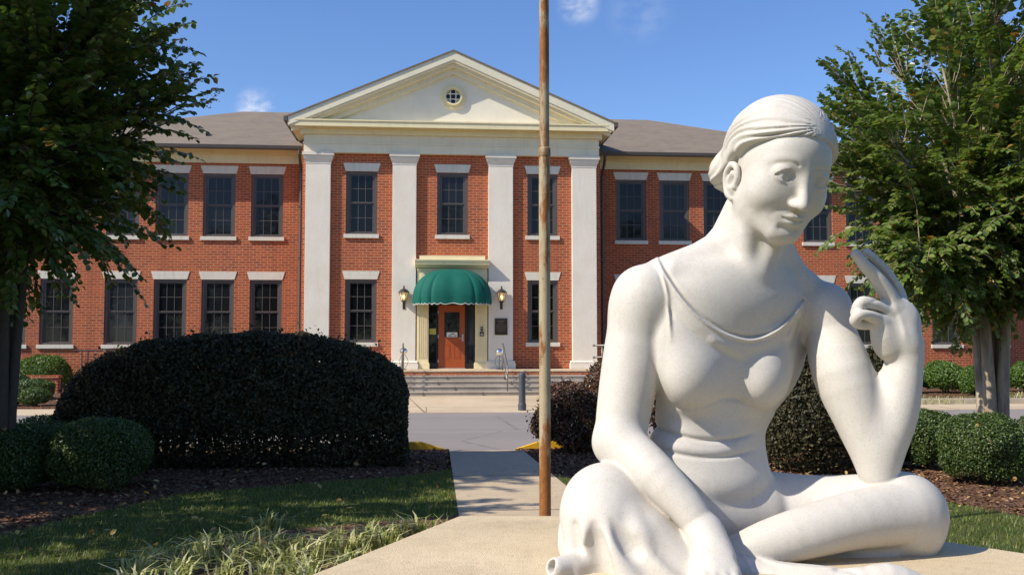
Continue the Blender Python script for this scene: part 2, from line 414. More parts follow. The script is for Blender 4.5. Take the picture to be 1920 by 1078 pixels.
# ------------------------------------------------------------------ plinth
B1=at_z(860,965.5,PLINTH_Z if 'PLINTH_Z' in globals() else 1.2); PZ=1.2
l_=at_z(575,1078,PZ)-B1; l_.normalize()
r0=at_z(1740,1008,PZ); r1=at_z(1920,1035,PZ); rd=(r1-r0).normalized()
bd=_R.copy(); bd.z=0; bd.normalize()
den=bd.x*rd.y-bd.y*rd.x; dd=r0-B1; t=(dd.x*rd.y-dd.y*rd.x)/den; B2=B1+bd*t
side=(B2-B1).length
L1=B1+l_*side*1.02; R1=B2+rd*side*1.02
fw=Vector((0,-1,0)); axis=Vector((-bd.y,bd.x,0)); 
mid=(L1+R1)/2; L2=L1+(mid-(B1+B2)/2)*.9+bd*side*.45; R2=R1+(mid-(B1+B2)/2)*.9-bd*side*.45
hexa=[(p.x,p.y) for p in (B1,L1,L2,R2,R1,B2)]
cx=sum(p[0] for p in hexa)/6; cy=sum(p[1] for p in hexa)/6
if Vector((hexa[1][0]-hexa[0][0],hexa[1][1]-hexa[0][1],0)).cross(Vector((hexa[2][0]-hexa[1][0],hexa[2][1]-hexa[1][1],0))).z<0: hexa=hexa[::-1]
pl=thing('pedestal','low hexagonal tan concrete pedestal under the white statue','pedestal',(cx,cy,0))
def rel(poly,s): return [((x-cx)*s,(y-cy)*s) for x,y in poly]
m=MB(); m.slab(rel(hexa,1.0),1.09,PZ); m.build('cap',M['plinth'],pl,bevel=.012)
m=MB(); m.slab(rel(hexa,.93),0.0,1.089); m.build('base',M['kerb'],pl)
# ------------------------------------------------------------------ the building
YP=35.40                     # face of the pilasters
YB=35.56                     # brick of the portico
YW=37.75                     # brick of the wings
LZ=.79                       # landing level
Xp=lambda px,Y: at_y(px,500,Y).x
Zp=lambda py,Y,px=848: at_y(px,py,Y).z
bld=thing('brick_building','two storey red brick building with a white columned pedimented entrance','building',(0,0,0))
# window kinds: opening width and heights
WW=1.22
zl=dict(lo=(Zp(646,YW,300),Zp(524.5,YW,400)), up=(Zp(444,YW,440),Zp(326.5,YW,440)))
left_c=[-70,20,108,228,320,409,499]; right_c=[1184,1266,1348,1432,1535,1615,1690,1772]
def wall_holes(x0,x1,z0,z1,Y,holes,depth=.16,thick=.3):
    m=MB(); xs=sorted({x0,x1}|{h[0] for h in holes}|{h[1] for h in holes}); zs=sorted({z0,z1}|{h[2] for h in holes}|{h[3] for h in holes})
    for i in range(len(xs)-1):
        for k in range(len(zs)-1):
            cxx=(xs[i]+xs[i+1])/2; cz=(zs[k]+zs[k+1])/2
            if any(h[0]<cxx<h[1] and h[2]<cz<h[3] for h in holes): continue
            m.face([(xs[i],Y,zs[k]),(xs[i+1],Y,zs[k]),(xs[i+1],Y,zs[k+1]),(xs[i],Y,zs[k+1])])
    for a,b,c,d in holes:
        e=Y+depth
        m.face([(a,Y,c),(a,Y,d),(a,e,d),(a,e,c)]); m.face([(b,Y,d),(b,Y,c),(b,e,c),(b,e,d)])
        m.face([(a,Y,d),(b,Y,d),(b,e,d),(a,e,d)]); m.face([(b,Y,c),(a,Y,c),(a,e,c),(b,e,c)])
    # ends and back
    B=Y+thick
    m.face([(x0,Y,z0),(x0,Y,z1),(x0,B,z1),(x0,B,z0)]); m.face([(x1,Y,z1),(x1,Y,z0),(x1,B,z0),(x1,B,z1)])
    m.face([(x1,B,z0),(x0,B,z0),(x0,B,z1),(x1,B,z1)])
    return m
def window(xc,z0,z1,Y,w=WW,lint=True,open_sash=0.0):
    """a double-hung six-over-six window; the frame carries pane, sash, sill and lintel"""
    a,b=xc-w/2,xc+w/2; fy=Y+.05
    fr=MB(); t=.10
    fr.box(a,a+t,fy,fy+.11,z0,z1); fr.box(b-t,b,fy,fy+.11,z0,z1); fr.box(a+t,b-t,fy,fy+.11,z1-t,z1); fr.box(a+t,b-t,fy,fy+.11,z0,z0+.07)
    fr.box(a+t,a+t+.035,fy+.03,fy+.11,z0+.07,z1-t); fr.box(b-t-.035,b-t,fy+.03,fy+.11,z0+.07,z1-t)
    W=fr.build('window',M['frame'],bld)
    sa=MB(); x0,x1=a+t+.035,b-t-.035; zm=(z0+z1)/2; gw=(x1-x0)
    for (q0,q1,yy) in ((z0+.07,zm,fy+.075),(zm,z1-t,fy+.045)):
        s=.045; sa.box(x0,x0+s,yy,yy+.03,q0,q1); sa.box(x1-s,x1,yy,yy+.03,q0,q1); sa.box(x0+s,x1-s,yy,yy+.03,q0,q0+s); sa.box(x0+s,x1-s,yy,yy+.03,q1-s,q1)
        for i in (1,2):
            xx=x0+s+(gw-2*s)*i/3; sa.box(xx-.011,xx+.011,yy+.004,yy+.026,q0+s,q1-s)
        zz=(q0+q1)/2
        for i in range(3):
            l=x0+s+(gw-2*s)*i/3+(.011 if i else 0); r=x0+s+(gw-2*s)*(i+1)/3-(.011 if i<2 else 0); sa.box(l,r,yy+.004,yy+.026,zz-.011,zz+.011)
    sa.build('sash',M['frame'],W)
    p=MB(); tl=rnd.uniform(-.0015,.0015); p.face([(x0,fy+.092+tl,z0+.07),(x1,fy+.092-tl,z0+.07),(x1,fy+.092-tl,zm),(x0,fy+.092+tl,zm)])
    p.face([(x0,fy+.062-tl,zm),(x1,fy+.062+tl,zm),(x1,fy+.062+tl,z1-t),(x0,fy+.062-tl,z1-t)])
    p.build('pane',M['glass'],W)
    s=MB(); s.box(a-.07,b+.07,Y-.07,Y+.10,z0-.15,z0-.002); s.build('sill',M['stone'],W,bevel=.008)
    if lint:
        l=MB(); l.prism([(a-.02,z1+.004),(b+.02,z1+.004),(b+.11,z1+.31),(a-.11,z1+.31)],Y-.02,Y+.05); l.build('lintel',M['stone'],W,bevel=.006)
    return W
ZE=Zp(279,YW-.78,545)                     # wing eave
def wing(name,x0,x1,cents,zs=('lo','up')):
    holes=[]
    for c in cents:
        xc=Xp(c,YW)
        for k in zs: holes.append((xc-WW/2,xc+WW/2,zl[k][0],zl[k][1]))
    wall_holes(x0,x1,-.1,ZE-.05,YW,holes).build('wall',M['brick'],bld)
    for h in holes: window((h[0]+h[1])/2,h[2],h[3],YW)
XL=Xp(568,YB)-.06; XR=Xp(1123,YB)+.06      # portico sides
XWL=Xp(-150,YW); XWR=Xp(1835,YW)
wing('left',XWL,XL,left_c); wing('right',XR,XWR,right_c)
# set-back end of the right wing
eb=wall_holes(XWR,XWR+9,-.1,ZE-.4,YW+1.6,[(XWR+1.0,XWR+2.2,*zl['lo']),(XWR+3.2,XWR+4.4,*zl['lo']),(XWR+1.0,XWR+2.2,*zl['up'])]); eb.build('wall',M['brick'],bld)
for xo,k in ((1.6,'lo'),(3.8,'lo'),(1.6,'up')): window(XWR+xo,*zl[k],YW+1.6)
# base course of the wings
# portico wall
pw=Xp(677,YB),Xp(848,YB),Xp(1017.5,YB)
pz=dict(lo=(Zp(642,YB,677),Zp(524,YB,677)),up=(Zp(440,YB,760),Zp(323,YB,760)))
WP=Xp(707,YB)-Xp(648,YB)
holes=[(pw[0]-WP/2,pw[0]+WP/2,*pz['lo']),(pw[2]-WP/2,pw[2]+WP/2,*pz['lo'])]+[(x-WP/2,x+WP/2,*pz['up']) for x in pw]
ZC=Zp(290,YP)                               # capital top / entablature underside
dx0,dx1=Xp(803,YB),Xp(891,YB); DZ=Zp(569,YB)
zd=LZ+.004
wall_holes(XL,XR,-.1,ZC+.3,YB,holes+[(dx0,dx1,zd,DZ)],thick=.25).build('wall',M['brick'],bld)
for h in holes: window((h[0]+h[1])/2,h[2],h[3],YB,WP)
# portico returns back to the wings
r=MB(); r.box(XL,XL+.25,YB+.25,YW+.3,-.1,ZC+.3); r.box(XR-.25,XR,YB+.25,YW+.3,-.1,ZC+.3); r.build('wall',M['brick'],bld)
# pilasters
pil=[(571,618),(735,780),(916,962),(1073,1119)]
for a,b in pil:
    x0,x1=Xp(a,YP),Xp(b,YP); zc=ZC-.36
    m=MB(); m.box(x0,x1,YP,YB,LZ+.30,zc); p=m.build('pilaster',M['stucco'],bld,bevel=.012)
    c=MB(); c.box(x0-.012,x1+.012,YP-.012,YB,zc-.05,zc); 
    n=[(.015,zc),(.03,zc+.06),(.07,zc+.13),(.085,zc+.20),(.085,zc+.235),(.12,zc+.245),(.12,zc+.36)]
    for (o0,z0_),(o1,z1_) in zip(n[:-1],n[1:]):
        if z1_-z0_<.012: continue
        k=len(c.v); c.v+=[(x0-o0,YP-o0,z0_),(x1+o0,YP-o0,z0_),(x1+o0,YB,z0_),(x0-o0,YB,z0_),(x0-o1,YP-o1,z1_),(x1+o1,YP-o1,z1_),(x1+o1,YB,z1_),(x0-o1,YB,z1_)]
        for q in ((0,1,5,4),(1,2,6,5),(3,0,4,7),(4,5,6,7),(3,2,1,0)): c.f.append(tuple(k+i for i in q)); c.m.append(0)
    c.build('capital',M['stucco'],p)
    d=MB(); d.box(x0-.09,x1+.09,YP-.09,YB,LZ+.003,LZ+.20); d.profx([(YP-.07,LZ+.201),(YP-.085,LZ+.24),(YP-.06,LZ+.28),(YP-.015,LZ+.30),(YB,LZ+.30),(YB,LZ+.201)],x0-.07,x1+.07); d.build('base',M['stucco'],p)
# entablature, cornice, pediment
xe0,xe1=Xp(567,YP),Xp(1124,YP); zf=Zp(240.5,YP-.48); za=ZC+(zf-ZC)*.36
e=MB(); e.box(xe0,xe1,YP-.02,YW,ZC,za); e.box(xe0-.03,xe1+.03,YP-.05,YW,za,za+.06); e.box(xe0,xe1,YP-.01,YW,za+.06,zf+.02); e.build('entablature',M['cream2'],bld)
YC=YP-.50; xc0,xc1=Xp(550,YC),Xp(1142,YC); zc0=Zp(241,YC); zc1=Zp(228.5,YC)
c=MB()
c.profx([(YW-.3,zc0-.02),(YP-.20,zc0-.02),(YP-.20,zc0+.03),(YC+.05,zc0+.03),(YC+.05,zc0),(YC,zc0),(YC,zc1-.05),(YC-.03,zc1-.05),(YC-.03,zc1),(YW-.3,zc1+.04)],xc0,xc1)
c.box(xe0-.10,xe1+.10,YP-.12,YP-.011,zc0-.20,zc0-.02); c.build('cornice',M['cream'],bld)
# raking cornice and roof of the gable
ax=Xp(848,YC); az=Zp(94,YC); ex0,ex1=Xp(536,YC),Xp(1153,YC); ez=(Zp(213,YC,536)+Zp(232,YC,1153))/2
hw=(ex1-ex0)/2; ax=(ex0+ex1)/2; sl_=(az-ez)/hw
def rake(m,off0,off1,y0,y1,shrink=0.0,mi=0):
    """chevron band between two offsets below the roof line"""
    w=hw-shrink
    m.prism([(ax-w,az-sl_*w-off1),(ax,az-off1),(ax,az-off0),(ax-w,az-sl_*w-off0)],y0,y1,mi)
    m.prism([(ax,az-off1),(ax+w,az-sl_*w-off1),(ax+w,az-sl_*w-off0),(ax,az-off0)],y0,y1,mi)
k=MB(); rake(k,.05,.36,YC-.02,YC+.16); rake(k,.36,.44,YC+.02,YC+.16,.1); rake(k,.30,.56,YC+.16,YP-.14,.1); rake(k,.44,.78,YP-.14,YP+.05,.4); k.build('raking_cornice',M['cream2'],bld)
ty=MB(); tb=zc1-.02; base_w=(az-.5-tb)/sl_
ty.prism([(ax-base_w,tb),(ax+base_w,tb),(ax,az-.5)],YP,YP+.25); ty.build('tympanum',M['tymp'],bld)
# oculus
ox,oz=Xp(848.5,YP),Zp(182,YP); R_=Zp(159,YP)-oz
def ring(m,r0,r1,y0,y1,c=(0,0),seg=40,mi=0):
    n=len(m.v)
    for k_ in range(seg):
        a_=2*PI*k_/seg
        for rr,yy in ((r0,y0),(r1,y0),(r1,y1),(r0,y1)): m.v.append((c[0]+rr*math.cos(a_),yy,c[1]+rr*math.sin(a_)))
    for k_ in range(seg):
        q=(k_+1)%seg
        for s_ in range(4):
            s2=(s_+1)%4; m.f.append((n+4*k_+s_,n+4*k_+s2,n+4*q+s2,n+4*q+s_)); m.m.append(mi)
o=MB(); ring(o,R_*.74,R_,YP-.06,YP+.02,(ox,oz)); ring(o,R_*.60,R_*.735,YP-.13,YP+.02,(ox,oz)); oc=o.build('round_window',M['cream'],bld,auto=.6)
mu=MB(); ri=R_*.60
for d_ in (-.36,.36):
    h_=ri*math.sqrt(1-d_*d_); mu.box(ox+d_*ri-.018,ox+d_*ri+.018,YP-.05,YP-.02,oz-h_,oz+h_); mu.box(ox-h_,ox+h_,YP-.048,YP-.022,oz+d_*ri-.018,oz+d_*ri+.018)
ring(mu,ri*.93,ri*1.02,YP-.055,YP-.015,(ox,oz))
for sx in (-1,1):
    for sz in (-1,1): mu.tube([(ox+sx*.36*ri,YP-.035,oz+sz*.36*ri),(ox+sx*.70*ri,YP-.035,oz+sz*.70*ri)],.014,6)
mu.build('muntin',M['cream2'],oc)
pn=MB(); pn.face([(ox+ri*math.cos(2*PI*i/32),YP-.008,oz+ri*math.sin(2*PI*i/32)) for i in range(32)][::-1]); pn.build('pane',M['glass'],oc)
# roofs
YR=45.3; ZR=12.55; zr_eave=ZE+.10
g=MB(); t=.05
for s_ in (-1,1):
    w=hw+.06; a_=(ax,YC-.06,az+.0); b_=(ax+s_*w,YC-.06,az-sl_*w); c_=(ax+s_*w,YR-2.5,az-sl_*w); d_=(ax,YR+.5,az)
    q=[a_,b_,c_,d_] if s_<0 else [a_,d_,c_,b_]
    g.face(q); g.face([(x,y,z-t) for x,y,z in reversed(q)])
    g.face([a_,b_,(b_[0],b_[1],b_[2]-t),(a_[0],a_[1],a_[2]-t)]); g.face([b_,c_,(c_[0],c_[1],c_[2]-t),(b_[0],b_[1],b_[2]-t)])
rf=g.build('roof',M['shingle'],bld)
ye=YW-.78
pit=(ZR-zr_eave)/(YR-ye)
xr0,xr1=Xp(452,YR),Xp(1216,YR)
zlow=10.3; yl=ye+(zlow-zr_eave)/pit; dh=YR-yl
g=MB()
g.face([(XWL-3,ye,zr_eave),(XWR+1.2,ye,zr_eave),(XWR+1.2,yl,zlow),(xr1+dh,yl,zlow),(xr1,YR,ZR),(xr0,YR,ZR),(xr0-dh,yl,zlow),(XWL-3,yl,zlow)])
g.face([(xr1,YR,ZR),(xr1+dh,yl,zlow),(xr1+dh,2*YR-yl,zlow)]); g.face([(xr0,YR,ZR),(xr0-dh,2*YR-yl,zlow),(xr0-dh,yl,zlow)])
g.face([(XWL-3,yl,zlow),(XWR+1.2,yl,zlow),(XWR+1.2,2*YR-ye,zr_eave),(XWL-3,2*YR-ye,zr_eave)])
g.face([(XWR+1.2,ye,zr_eave),(XWR+1.2,2*YR-ye,zr_eave),(XWR+1.2,yl,zlow)])
g.build('roof',M['shingle'],bld)
g=MB(); g.box(XWR,XWR+10,YW+.9,YW+9,ZE-.35,ZE-.1); g.build('roof',M['shingle'],bld)
# eaves: soffit, frieze and gutter of each wing, downspouts
for x0,x1 in ((XWL-3,XL),(XR,XWR+1.2)):
    s=MB(); s.box(x0,x1,ye+.12,YW+.3,ZE,ZE+.05); s.box(x0,x1,YW-.10,YW-.003,ZE-.14,ZE-.001); s.box(x0,x1,YW-.045,YW-.003,ZE-.40,ZE-.141); s.box(x0,x1,YW-.07,YW-.004,ZE-.46,ZE-.401); s.build('eave',M['cream'],bld)
    gt=MB(); gt.profx([(ye+.119,ZE-.04),(ye+.02,ZE-.04),(ye-.01,ZE+.0),(ye-.03,ZE+.11),(ye-.01,ZE+.12),(ye+.119,ZE+.12)],x0,x1); gt.build('gutter',M['gutter'],bld)
for px,s_ in ((562.5,1),(1130,-1)):
    x=Xp(px,YW-.1); d=MB(); d.tube([(x,ye+.05,ZE-.03),(x,ye+.05,ZE-.18),(x,YW-.12,ZE-.75),(x,YW-.12,ZE-1.0),(x,YW-.12,.3),(x,YW-.25,.12)],.055,8)
    for z_ in (2.5,5.0,7.0): d.box(x-.075,x+.075,YW-.18,YW-.004,z_,z_+.05)
    d.build('downspout',M['gutter'],bld)
for s_ in (-1,1):      # side gutters of the gable
    x=ax+s_*(hw+.02); z_=az-sl_*hw; gm=MB(); gm.box(min(x,x+s_*.13),max(x,x+s_*.13),YC-.05,YW+1.6,z_-.20,z_-.03); gm.build('gutter',M['gutter'],bld)
    sf=MB(); xa,xb=(ex0+.02,xe0) if s_<0 else (xe1,ex1-.02); sf.box(xa,xb,YP-.20,YW+1.4,zc0+.03,zc1-.06); sf.build('eave',M['cream'],bld)
# --------------------------------------------------------------- entrance
ds=MB()
sa_=(Xp(782,YB),Xp(804,YB)); sb_=(Xp(891,YB),Xp(913.5,YB)); zh=Zp(497,YB-.3)
for a,b in (sa_,sb_):
    ds.box(a,b,YB-.14,YB-.002,LZ+.22,DZ+.1); ds.box(a-.04,b+.04,YB-.18,YB-.002,LZ+.004,LZ+.20); ds.box(a-.02,b+.02,YB-.16,YB-.002,LZ+.20,LZ+.24)
    for i in range(5):
        xx=a+(b-a)*(i+1)/6; ds.box(xx-.014,xx+.014,YB-.158,YB-.14,LZ+.40,DZ-.05)
ds.box(sa_[0]-.0,sb_[1],YB-.12,YB-.002,DZ+.1,zh-.12); ds.box(sa_[0]+.15,sb_[1]-.15,YB-.14,YB-.12,DZ+.35,zh-.3)
for i in range(3): ds.box(sa_[0]-.0,sb_[1],YB-.135-.012*i,YB-.121,zh-.12-.0+(.04*i)-.12,zh-.12+.04*i-.085)
surround=ds.build('door_surround',M['cream'],bld)
hd=MB(); h0,h1=Xp(778,YB-.4),Xp(918,YB-.4)
hd.profx([(YB-.003,zh-.10),(YB-.16,zh-.10),(YB-.20,zh-.02),(YB-.40,zh),(YB-.42,zh+.07),(YB-.46,zh+.16),(YB-.46,zh+.20),(YB-.003,zh+.20)],h0,h1)
hd.box(h0+.16,h1-.16,YB-.34,YB-.003,zh+.201,zh+.34); hd.build('hood',M['cream'],surround)
# door, glazed panel, sidelights
yd=YB+.10
dl,dr=Xp(822.5,yd),Xp(872,yd)
def wood():
    t=NT("stained_door_wood"); p=t.pos(); gr=t.noise(t.map(p,(9,9,.9)),3,5,.6,dist=1.2)
    c=t.mix(gr,(.30,.058,.012),(.41,.09,.02)); return t.set(c,.38)
M['wood']=wood(); M['black']=plain("black_frame",(.012,.011,.011),.4,0,.3); M['steel']=plain("brushed_steel",(.55,.54,.52),.3,1.0,.1); M['silver']=plain("worn_threshold",(.6,.58,.54),.4,.6,.1)
d=MB(); z0,z1=LZ+.03,DZ-.06
gx0,gx1=Xp(833.5,yd),Xp(862,yd); gz0,gz1=Zp(632,yd),Zp(585,yd)
d.box(dl,gx0,yd,yd+.05,z0,z1); d.box(gx1,dr,yd,yd+.05,z0,z1); d.box(gx0,gx1,yd,yd+.05,gz1,z1); 
pz0,pz1=Zp(672,yd),Zp(645,yd)
px_=[(Xp(832,yd),Xp(845,yd)),(Xp(851.5,yd),Xp(864,yd))]
d.box(gx0,gx1,yd,yd+.05,z0,gz0)
for a,b in px_:
    d.box(a,b,yd-.008,yd,pz0,pz0+.02); d.box(a,b,yd-.008,yd,pz1-.02,pz1); d.box(a,a+.02,yd-.008,yd,pz0+.02,pz1-.02); d.box(b-.02,b,yd-.008,yd,pz0+.02,pz1-.02)
    d.box(a+.04,b-.04,yd-.006,yd,pz0+.05,pz1-.05)
for a,b,c,e in ((gx0-.03,gx0,gz0-.03,gz1+.03),(gx1,gx1+.03,gz0-.03,gz1+.03)): d.box(a,b,yd-.01,yd,c,e)
d.box(gx0,gx1,yd-.01,yd,gz0-.03,gz0); d.box(gx0,gx1,yd-.01,yd,gz1,gz1+.03)
door=d.build('door',M['wood'],bld)
p=MB(); p.box(gx0,gx1,yd+.015,yd+.03,gz0,gz1); p.build('pane',M['glass'],door)
h=MB(); hx=Xp(868,yd); hz=Zp(633,yd); h.box(hx-.035,hx+.035,yd-.015,yd,hz-.13,hz+.13); h.tube([(hx+.0,yd-.015,hz-.02),(hx,yd-.06,hz-.02),(hx-.12,yd-.065,hz-.03)],.012,8); h.build('handle',M['steel'],door)
h=MB()
for z_ in (z0+.25,(z0+z1)/2,z1-.25): h.box(dl-.02,dl+.012,yd-.02,yd,z_-.06,z_+.06)
h.build('hinge',M['steel'],door)
th=MB(); th.box(dl-.02,dr+.02,yd-.06,yd+.05,LZ+.004,LZ+.028); th.build('threshold',M['silver'],door)
s=MB()
for a,b in ((dx0,dl-.02),(dr+.02,dx1)):
    s.box(a,a+.05,yd-.02,yd+.05,LZ+.03,DZ-.02); s.box(b-.05,b,yd-.02,yd+.05,LZ+.03,DZ-.02); s.box(a+.05,b-.05,yd-.02,yd+.05,LZ+.03,LZ+.2); s.box(a+.05,b-.05,yd-.02,yd+.05,DZ-.1,DZ-.02)
s.box(dl-.019,dr+.019,yd-.02,yd+.05,DZ-.055,DZ-.02)
sl2=s.build('sidelight',M['black'],bld)
for a,b in ((dx0,dl-.02),(dr+.02,dx1)):
    p=MB(); p.face([(a+.05,yd+.01,LZ+.2),(b-.05,yd+.01,LZ+.2),(b-.05,yd+.01,DZ-.1),(a+.05,yd+.01,DZ-.1)]); p.build('pane',M['glass'],sl2)
M['paper']=plain("white_sign",(.72,.70,.62),.6,0,.05); M['ynote']=plain("yellow_note",(.55,.50,.10),.6,0,.1); M['ink']=plain("black_ink",(.02,.02,.02),.6)
sx0,sx1=Xp(838,yd),Xp(858,yd); sz0,sz1=Zp(632,yd),Zp(623,yd)
s=MB(); s.box(sx0,sx1,yd+.004,yd+.014,sz0,sz1); sg=s.build('sign',M['paper'],door)
w_=(sx1-sx0); h_=(sz1-sz0); m=MB()
for zf,runs in ((.66,((.36,.44),(.50,.56),(.58,.66),(.68,.74))),(.30,((.16,.26),(.28,.32),(.36,.46),(.48,.52),(.66,.70),(.76,.90)))):
    for q0,q1 in runs: m.box(sx0+w_*q0,sx0+w_*q1,yd+.002,yd+.0039,sz0+h_*(zf-.10),sz0+h_*(zf+.10))
m.build('lettering',M['ink'],sg)
s=MB(); s.box(Xp(806,yd),Xp(818,yd),yd-.0,yd+.006,Zp(627,yd),Zp(616,yd)); s.build('notice',M['ynote'],sl2)
# landing and steps
lx0,lx1=Xp(655,33.2),Xp(1175,33.2)
st=thing('entrance_steps','broad stone steps with a brick edged landing below the door','steps',((lx0+lx1)/2,33,0)); stx=(lx0+lx1)/2
hx_=(lx1-lx0)/2
m=MB()
for i in range(4):
    m.box(-hx_,hx_,31.5+.41*i-33,35.9-33,.158*i if i else -.05,.158*(i+1)-.0)
m2=MB()
for i in range(4):
    y=31.5+.41*i-33; z1_=.158*(i+1); zb=.158*i if i else -.05
    m2.box(-hx_,hx_,y,y+.43 if i<3 else y+.43,zb,z1_-.05); m2.box(-hx_,hx_,y-.025,y+.43,z1_-.05,z1_)
m2.build('tread',M['step'],st,bevel=.008)
jn=MB()
for i in range(4):
    y=31.5+.41*i-33-.027
    x=-hx_+.6+(.8 if i%2 else 0)
    while x<hx_: jn.box(x-.006,x+.006,y-.001,y+.02,.158*i+.02,.158*(i+1)-.003); x+=1.95+.25*((i*7)%3)
jn.build('joint',M['dark'],st)
b=MB(); b.box(-hx_,hx_,33.16-33,YW-33-.3,-.05,.745); b.build('riser',M['brick'],st)
b=MB(); b.box(-hx_-.02,hx_+.02,33.14-33,YP+.0-33+.24,.746,LZ); b.build('landing',M['sidewalk'],st,bevel=.006)
# awning
def canvas():
    t=NT("green_canvas"); p=t.pos(); n=t.noise(p,2.5,4); c=t.mix(n,(.003,.085,.062),(.005,.125,.09)); t.bump(t.noise(p,90,2),.1,.004); return t.set(c,.75,.25)
M['canvas']=canvas()
aw=thing('awning','green domed canvas awning with scalloped white trim over the entrance door','awning',((Xp(774,YB-1.3)+Xp(924,YB-1.3))/2,YB-.16,Zp(557,YB-1.3)))
A_=(Xp(924,YB-.9)-Xp(774,YB-.9))/2; zb=aw.location.z; HB=Zp(503,YB-.6)-zb; CD=1.28
m=MB(); na,nb=128,14; gridi={}
def awp(al,be):
    ca=abs(math.cos(al))**.62*(1 if math.cos(al)>=0 else -1); sa=math.sin(al)**.62
    rib=1-.035*(1-abs(math.sin(al*8)))**2
    return (A_*ca*math.cos(be)**.85*rib, -CD*sa*math.cos(be)**.85*rib, HB*math.sin(be)**.95)
for j_ in range(nb+1):
    for i in range(na+1): m.v.append(awp(PI*i/na,(PI/2)*j_/nb))
for j_ in range(nb):
    for i in range(na):
        a=j_*(na+1)+i; m.f.append((a,a+1,a+na+2,a+na+1)); m.m.append(0)
m.build('canopy',M['canvas'],aw,True)
v=MB(); tr=MB(); ns=240; dr=Zp(557,YB-1.3)-Zp(570.5,YB-1.3)
prev=None
for i in range(ns+1):
    x,y,_=awp(PI*i/ns,0); u=i/ns*22; sc=.055*abs(math.cos(u*PI)); zb_=-dr+.05*(1-abs(math.sin(u*PI)))
    cur=[(x*1.004,y*1.004,.0),(x*1.004,y*1.004,zb_),(x*1.008,y*1.008,zb_+.006),(x*1.008,y*1.008,zb_-.016)]
    if prev:
        v.face([prev[0],cur[0],cur[1],prev[1]]); tr.face([prev[2],cur[2],cur[3],prev[3]])
    prev=cur
val=v.build('valance',M['canvas'],aw,True); tr.build('trim',M['paper'],val)
fr=MB(); pts=[awp(PI*i/24,0) for i in range(25)]; fr.tube([(x*.985,y*.985,-.02) for x,y,z in pts],.014,6); fr.tube([(-A_*.97,0,-.02),(A_*.97,0,-.02)],.014,6); fr.build('frame',M['steel'],aw)
# lanterns on the inner pilasters
def lamp_glass():
    t=NT("lit_lamp_glass"); t.set((.75,.6,.38),.35); t.b.inputs['Emission Color'].default_value=(1,.62,.22,1); t.b.inputs['Emission Strength'].default_value=.22; return t.m
def bulb_mat():
    t=NT("lit_bulb"); t.set((1,.8,.4),.4); t.b.inputs['Emission Color'].default_value=(1,.72,.3,1); t.b.inputs['Emission Strength'].default_value=1.2; return t.m
M['lampglass']=lamp_glass(); M['bulb']=bulb_mat(); M['lantern']=plain("bronze_lantern",(.06,.05,.042),.4,.5,.3)
def lantern(px,lab):
    x=Xp(px,YP-.25); z=Zp(579.5,YP-.2); s_=1.0
    L=thing('wall_lantern',lab,'lantern',(x,YP-.14,z))
    b=MB(); b.box(-.05,.05,.12,.218,.0,.30); b.tube([(0,.15,.22),(0,.05,.20),(0,.0,.26)],.018,8); b.build('bracket',M['lantern'],L,bevel=.006)
    g_=MB(); g_.lathe([(.085,.30),(.165,.60)],6); gl=g_.build('glass',M['lampglass'],L)
    bu=MB(); bu.lathe([(.01,.36),(.05,.40),(.06,.45),(.04,.50),(.008,.53)],12); 
    f=MB()
    for i in range(6):
        a=2*PI*i/6; f.tube([(.088*math.cos(a),.088*math.sin(a),.295),(.17*math.cos(a),.17*math.sin(a),.605)],.011,5)
    f.lathe([(.03,.24),(.06,.25),(.10,.285),(.10,.305)],6); f.build('cage',M['lantern'],L)
    c=MB(); c.lathe([(.21,.60),(.20,.625),(.13,.70),(.06,.735),(.05,.75),(.02,.77),(.03,.80),(.03,.82),(.006,.87)],12); c.build('cap',M['lantern'],L)
    gs=MB(); gs.lathe([(.012,.36),(.055,.40),(.066,.45),(.045,.50),(.008,.53)],12,(0,-.09,.0)); gs.build('bulb',M['bulb'],L,True)
lantern(757.5,'bronze wall lantern on the white pilaster left of the green awning'); lantern(941,'bronze wall lantern above the dark plaque right of the green awning')
# plaque
M['bronze']=plain("dark_bronze",(.055,.040,.030),.42,.6,.3); M['bronze2']=plain("worn_bronze",(.20,.15,.10),.4,.7,.2)
x0,x1,z0,z1=Xp(927.5,YP),Xp(951.5,YP),Zp(628,YP),Zp(596.5,YP)
pq=thing('plaque','dark bronze plaque with raised lines of lettering on the pilaster','plaque',((x0+x1)/2,YP-.003,(z0+z1)/2))
w_,h_=(x1-x0)/2,(z1-z0)/2
m=MB(); m.box(-w_,w_,-.02,0,-h_,h_); m.build('plate',M['bronze'],pq)
m=MB(); m.box(-w_,w_,-.03,-.02,h_-.02,h_); m.box(-w_,w_,-.03,-.02,-h_,-h_+.02); m.box(-w_,-w_+.02,-.03,-.02,-h_+.02,h_-.02); m.box(w_-.02,w_,-.03,-.02,-h_+.02,h_-.02); m.build('border',M['bronze2'],pq)
m=MB(); zz=h_-.08
for i,(ww,hh) in enumerate(((.6,.035),(.35,.022),(.5,.016),(.72,.016),(.75,.016),(.7,.016),(.74,.016),(.66,.016),(.72,.016),(.4,.016))):
    m.box(-w_*ww,w_*ww,-.025,-.02,zz-hh,zz); zz-=hh+.026
m.build('raised_lines',M['bronze2'],pq)
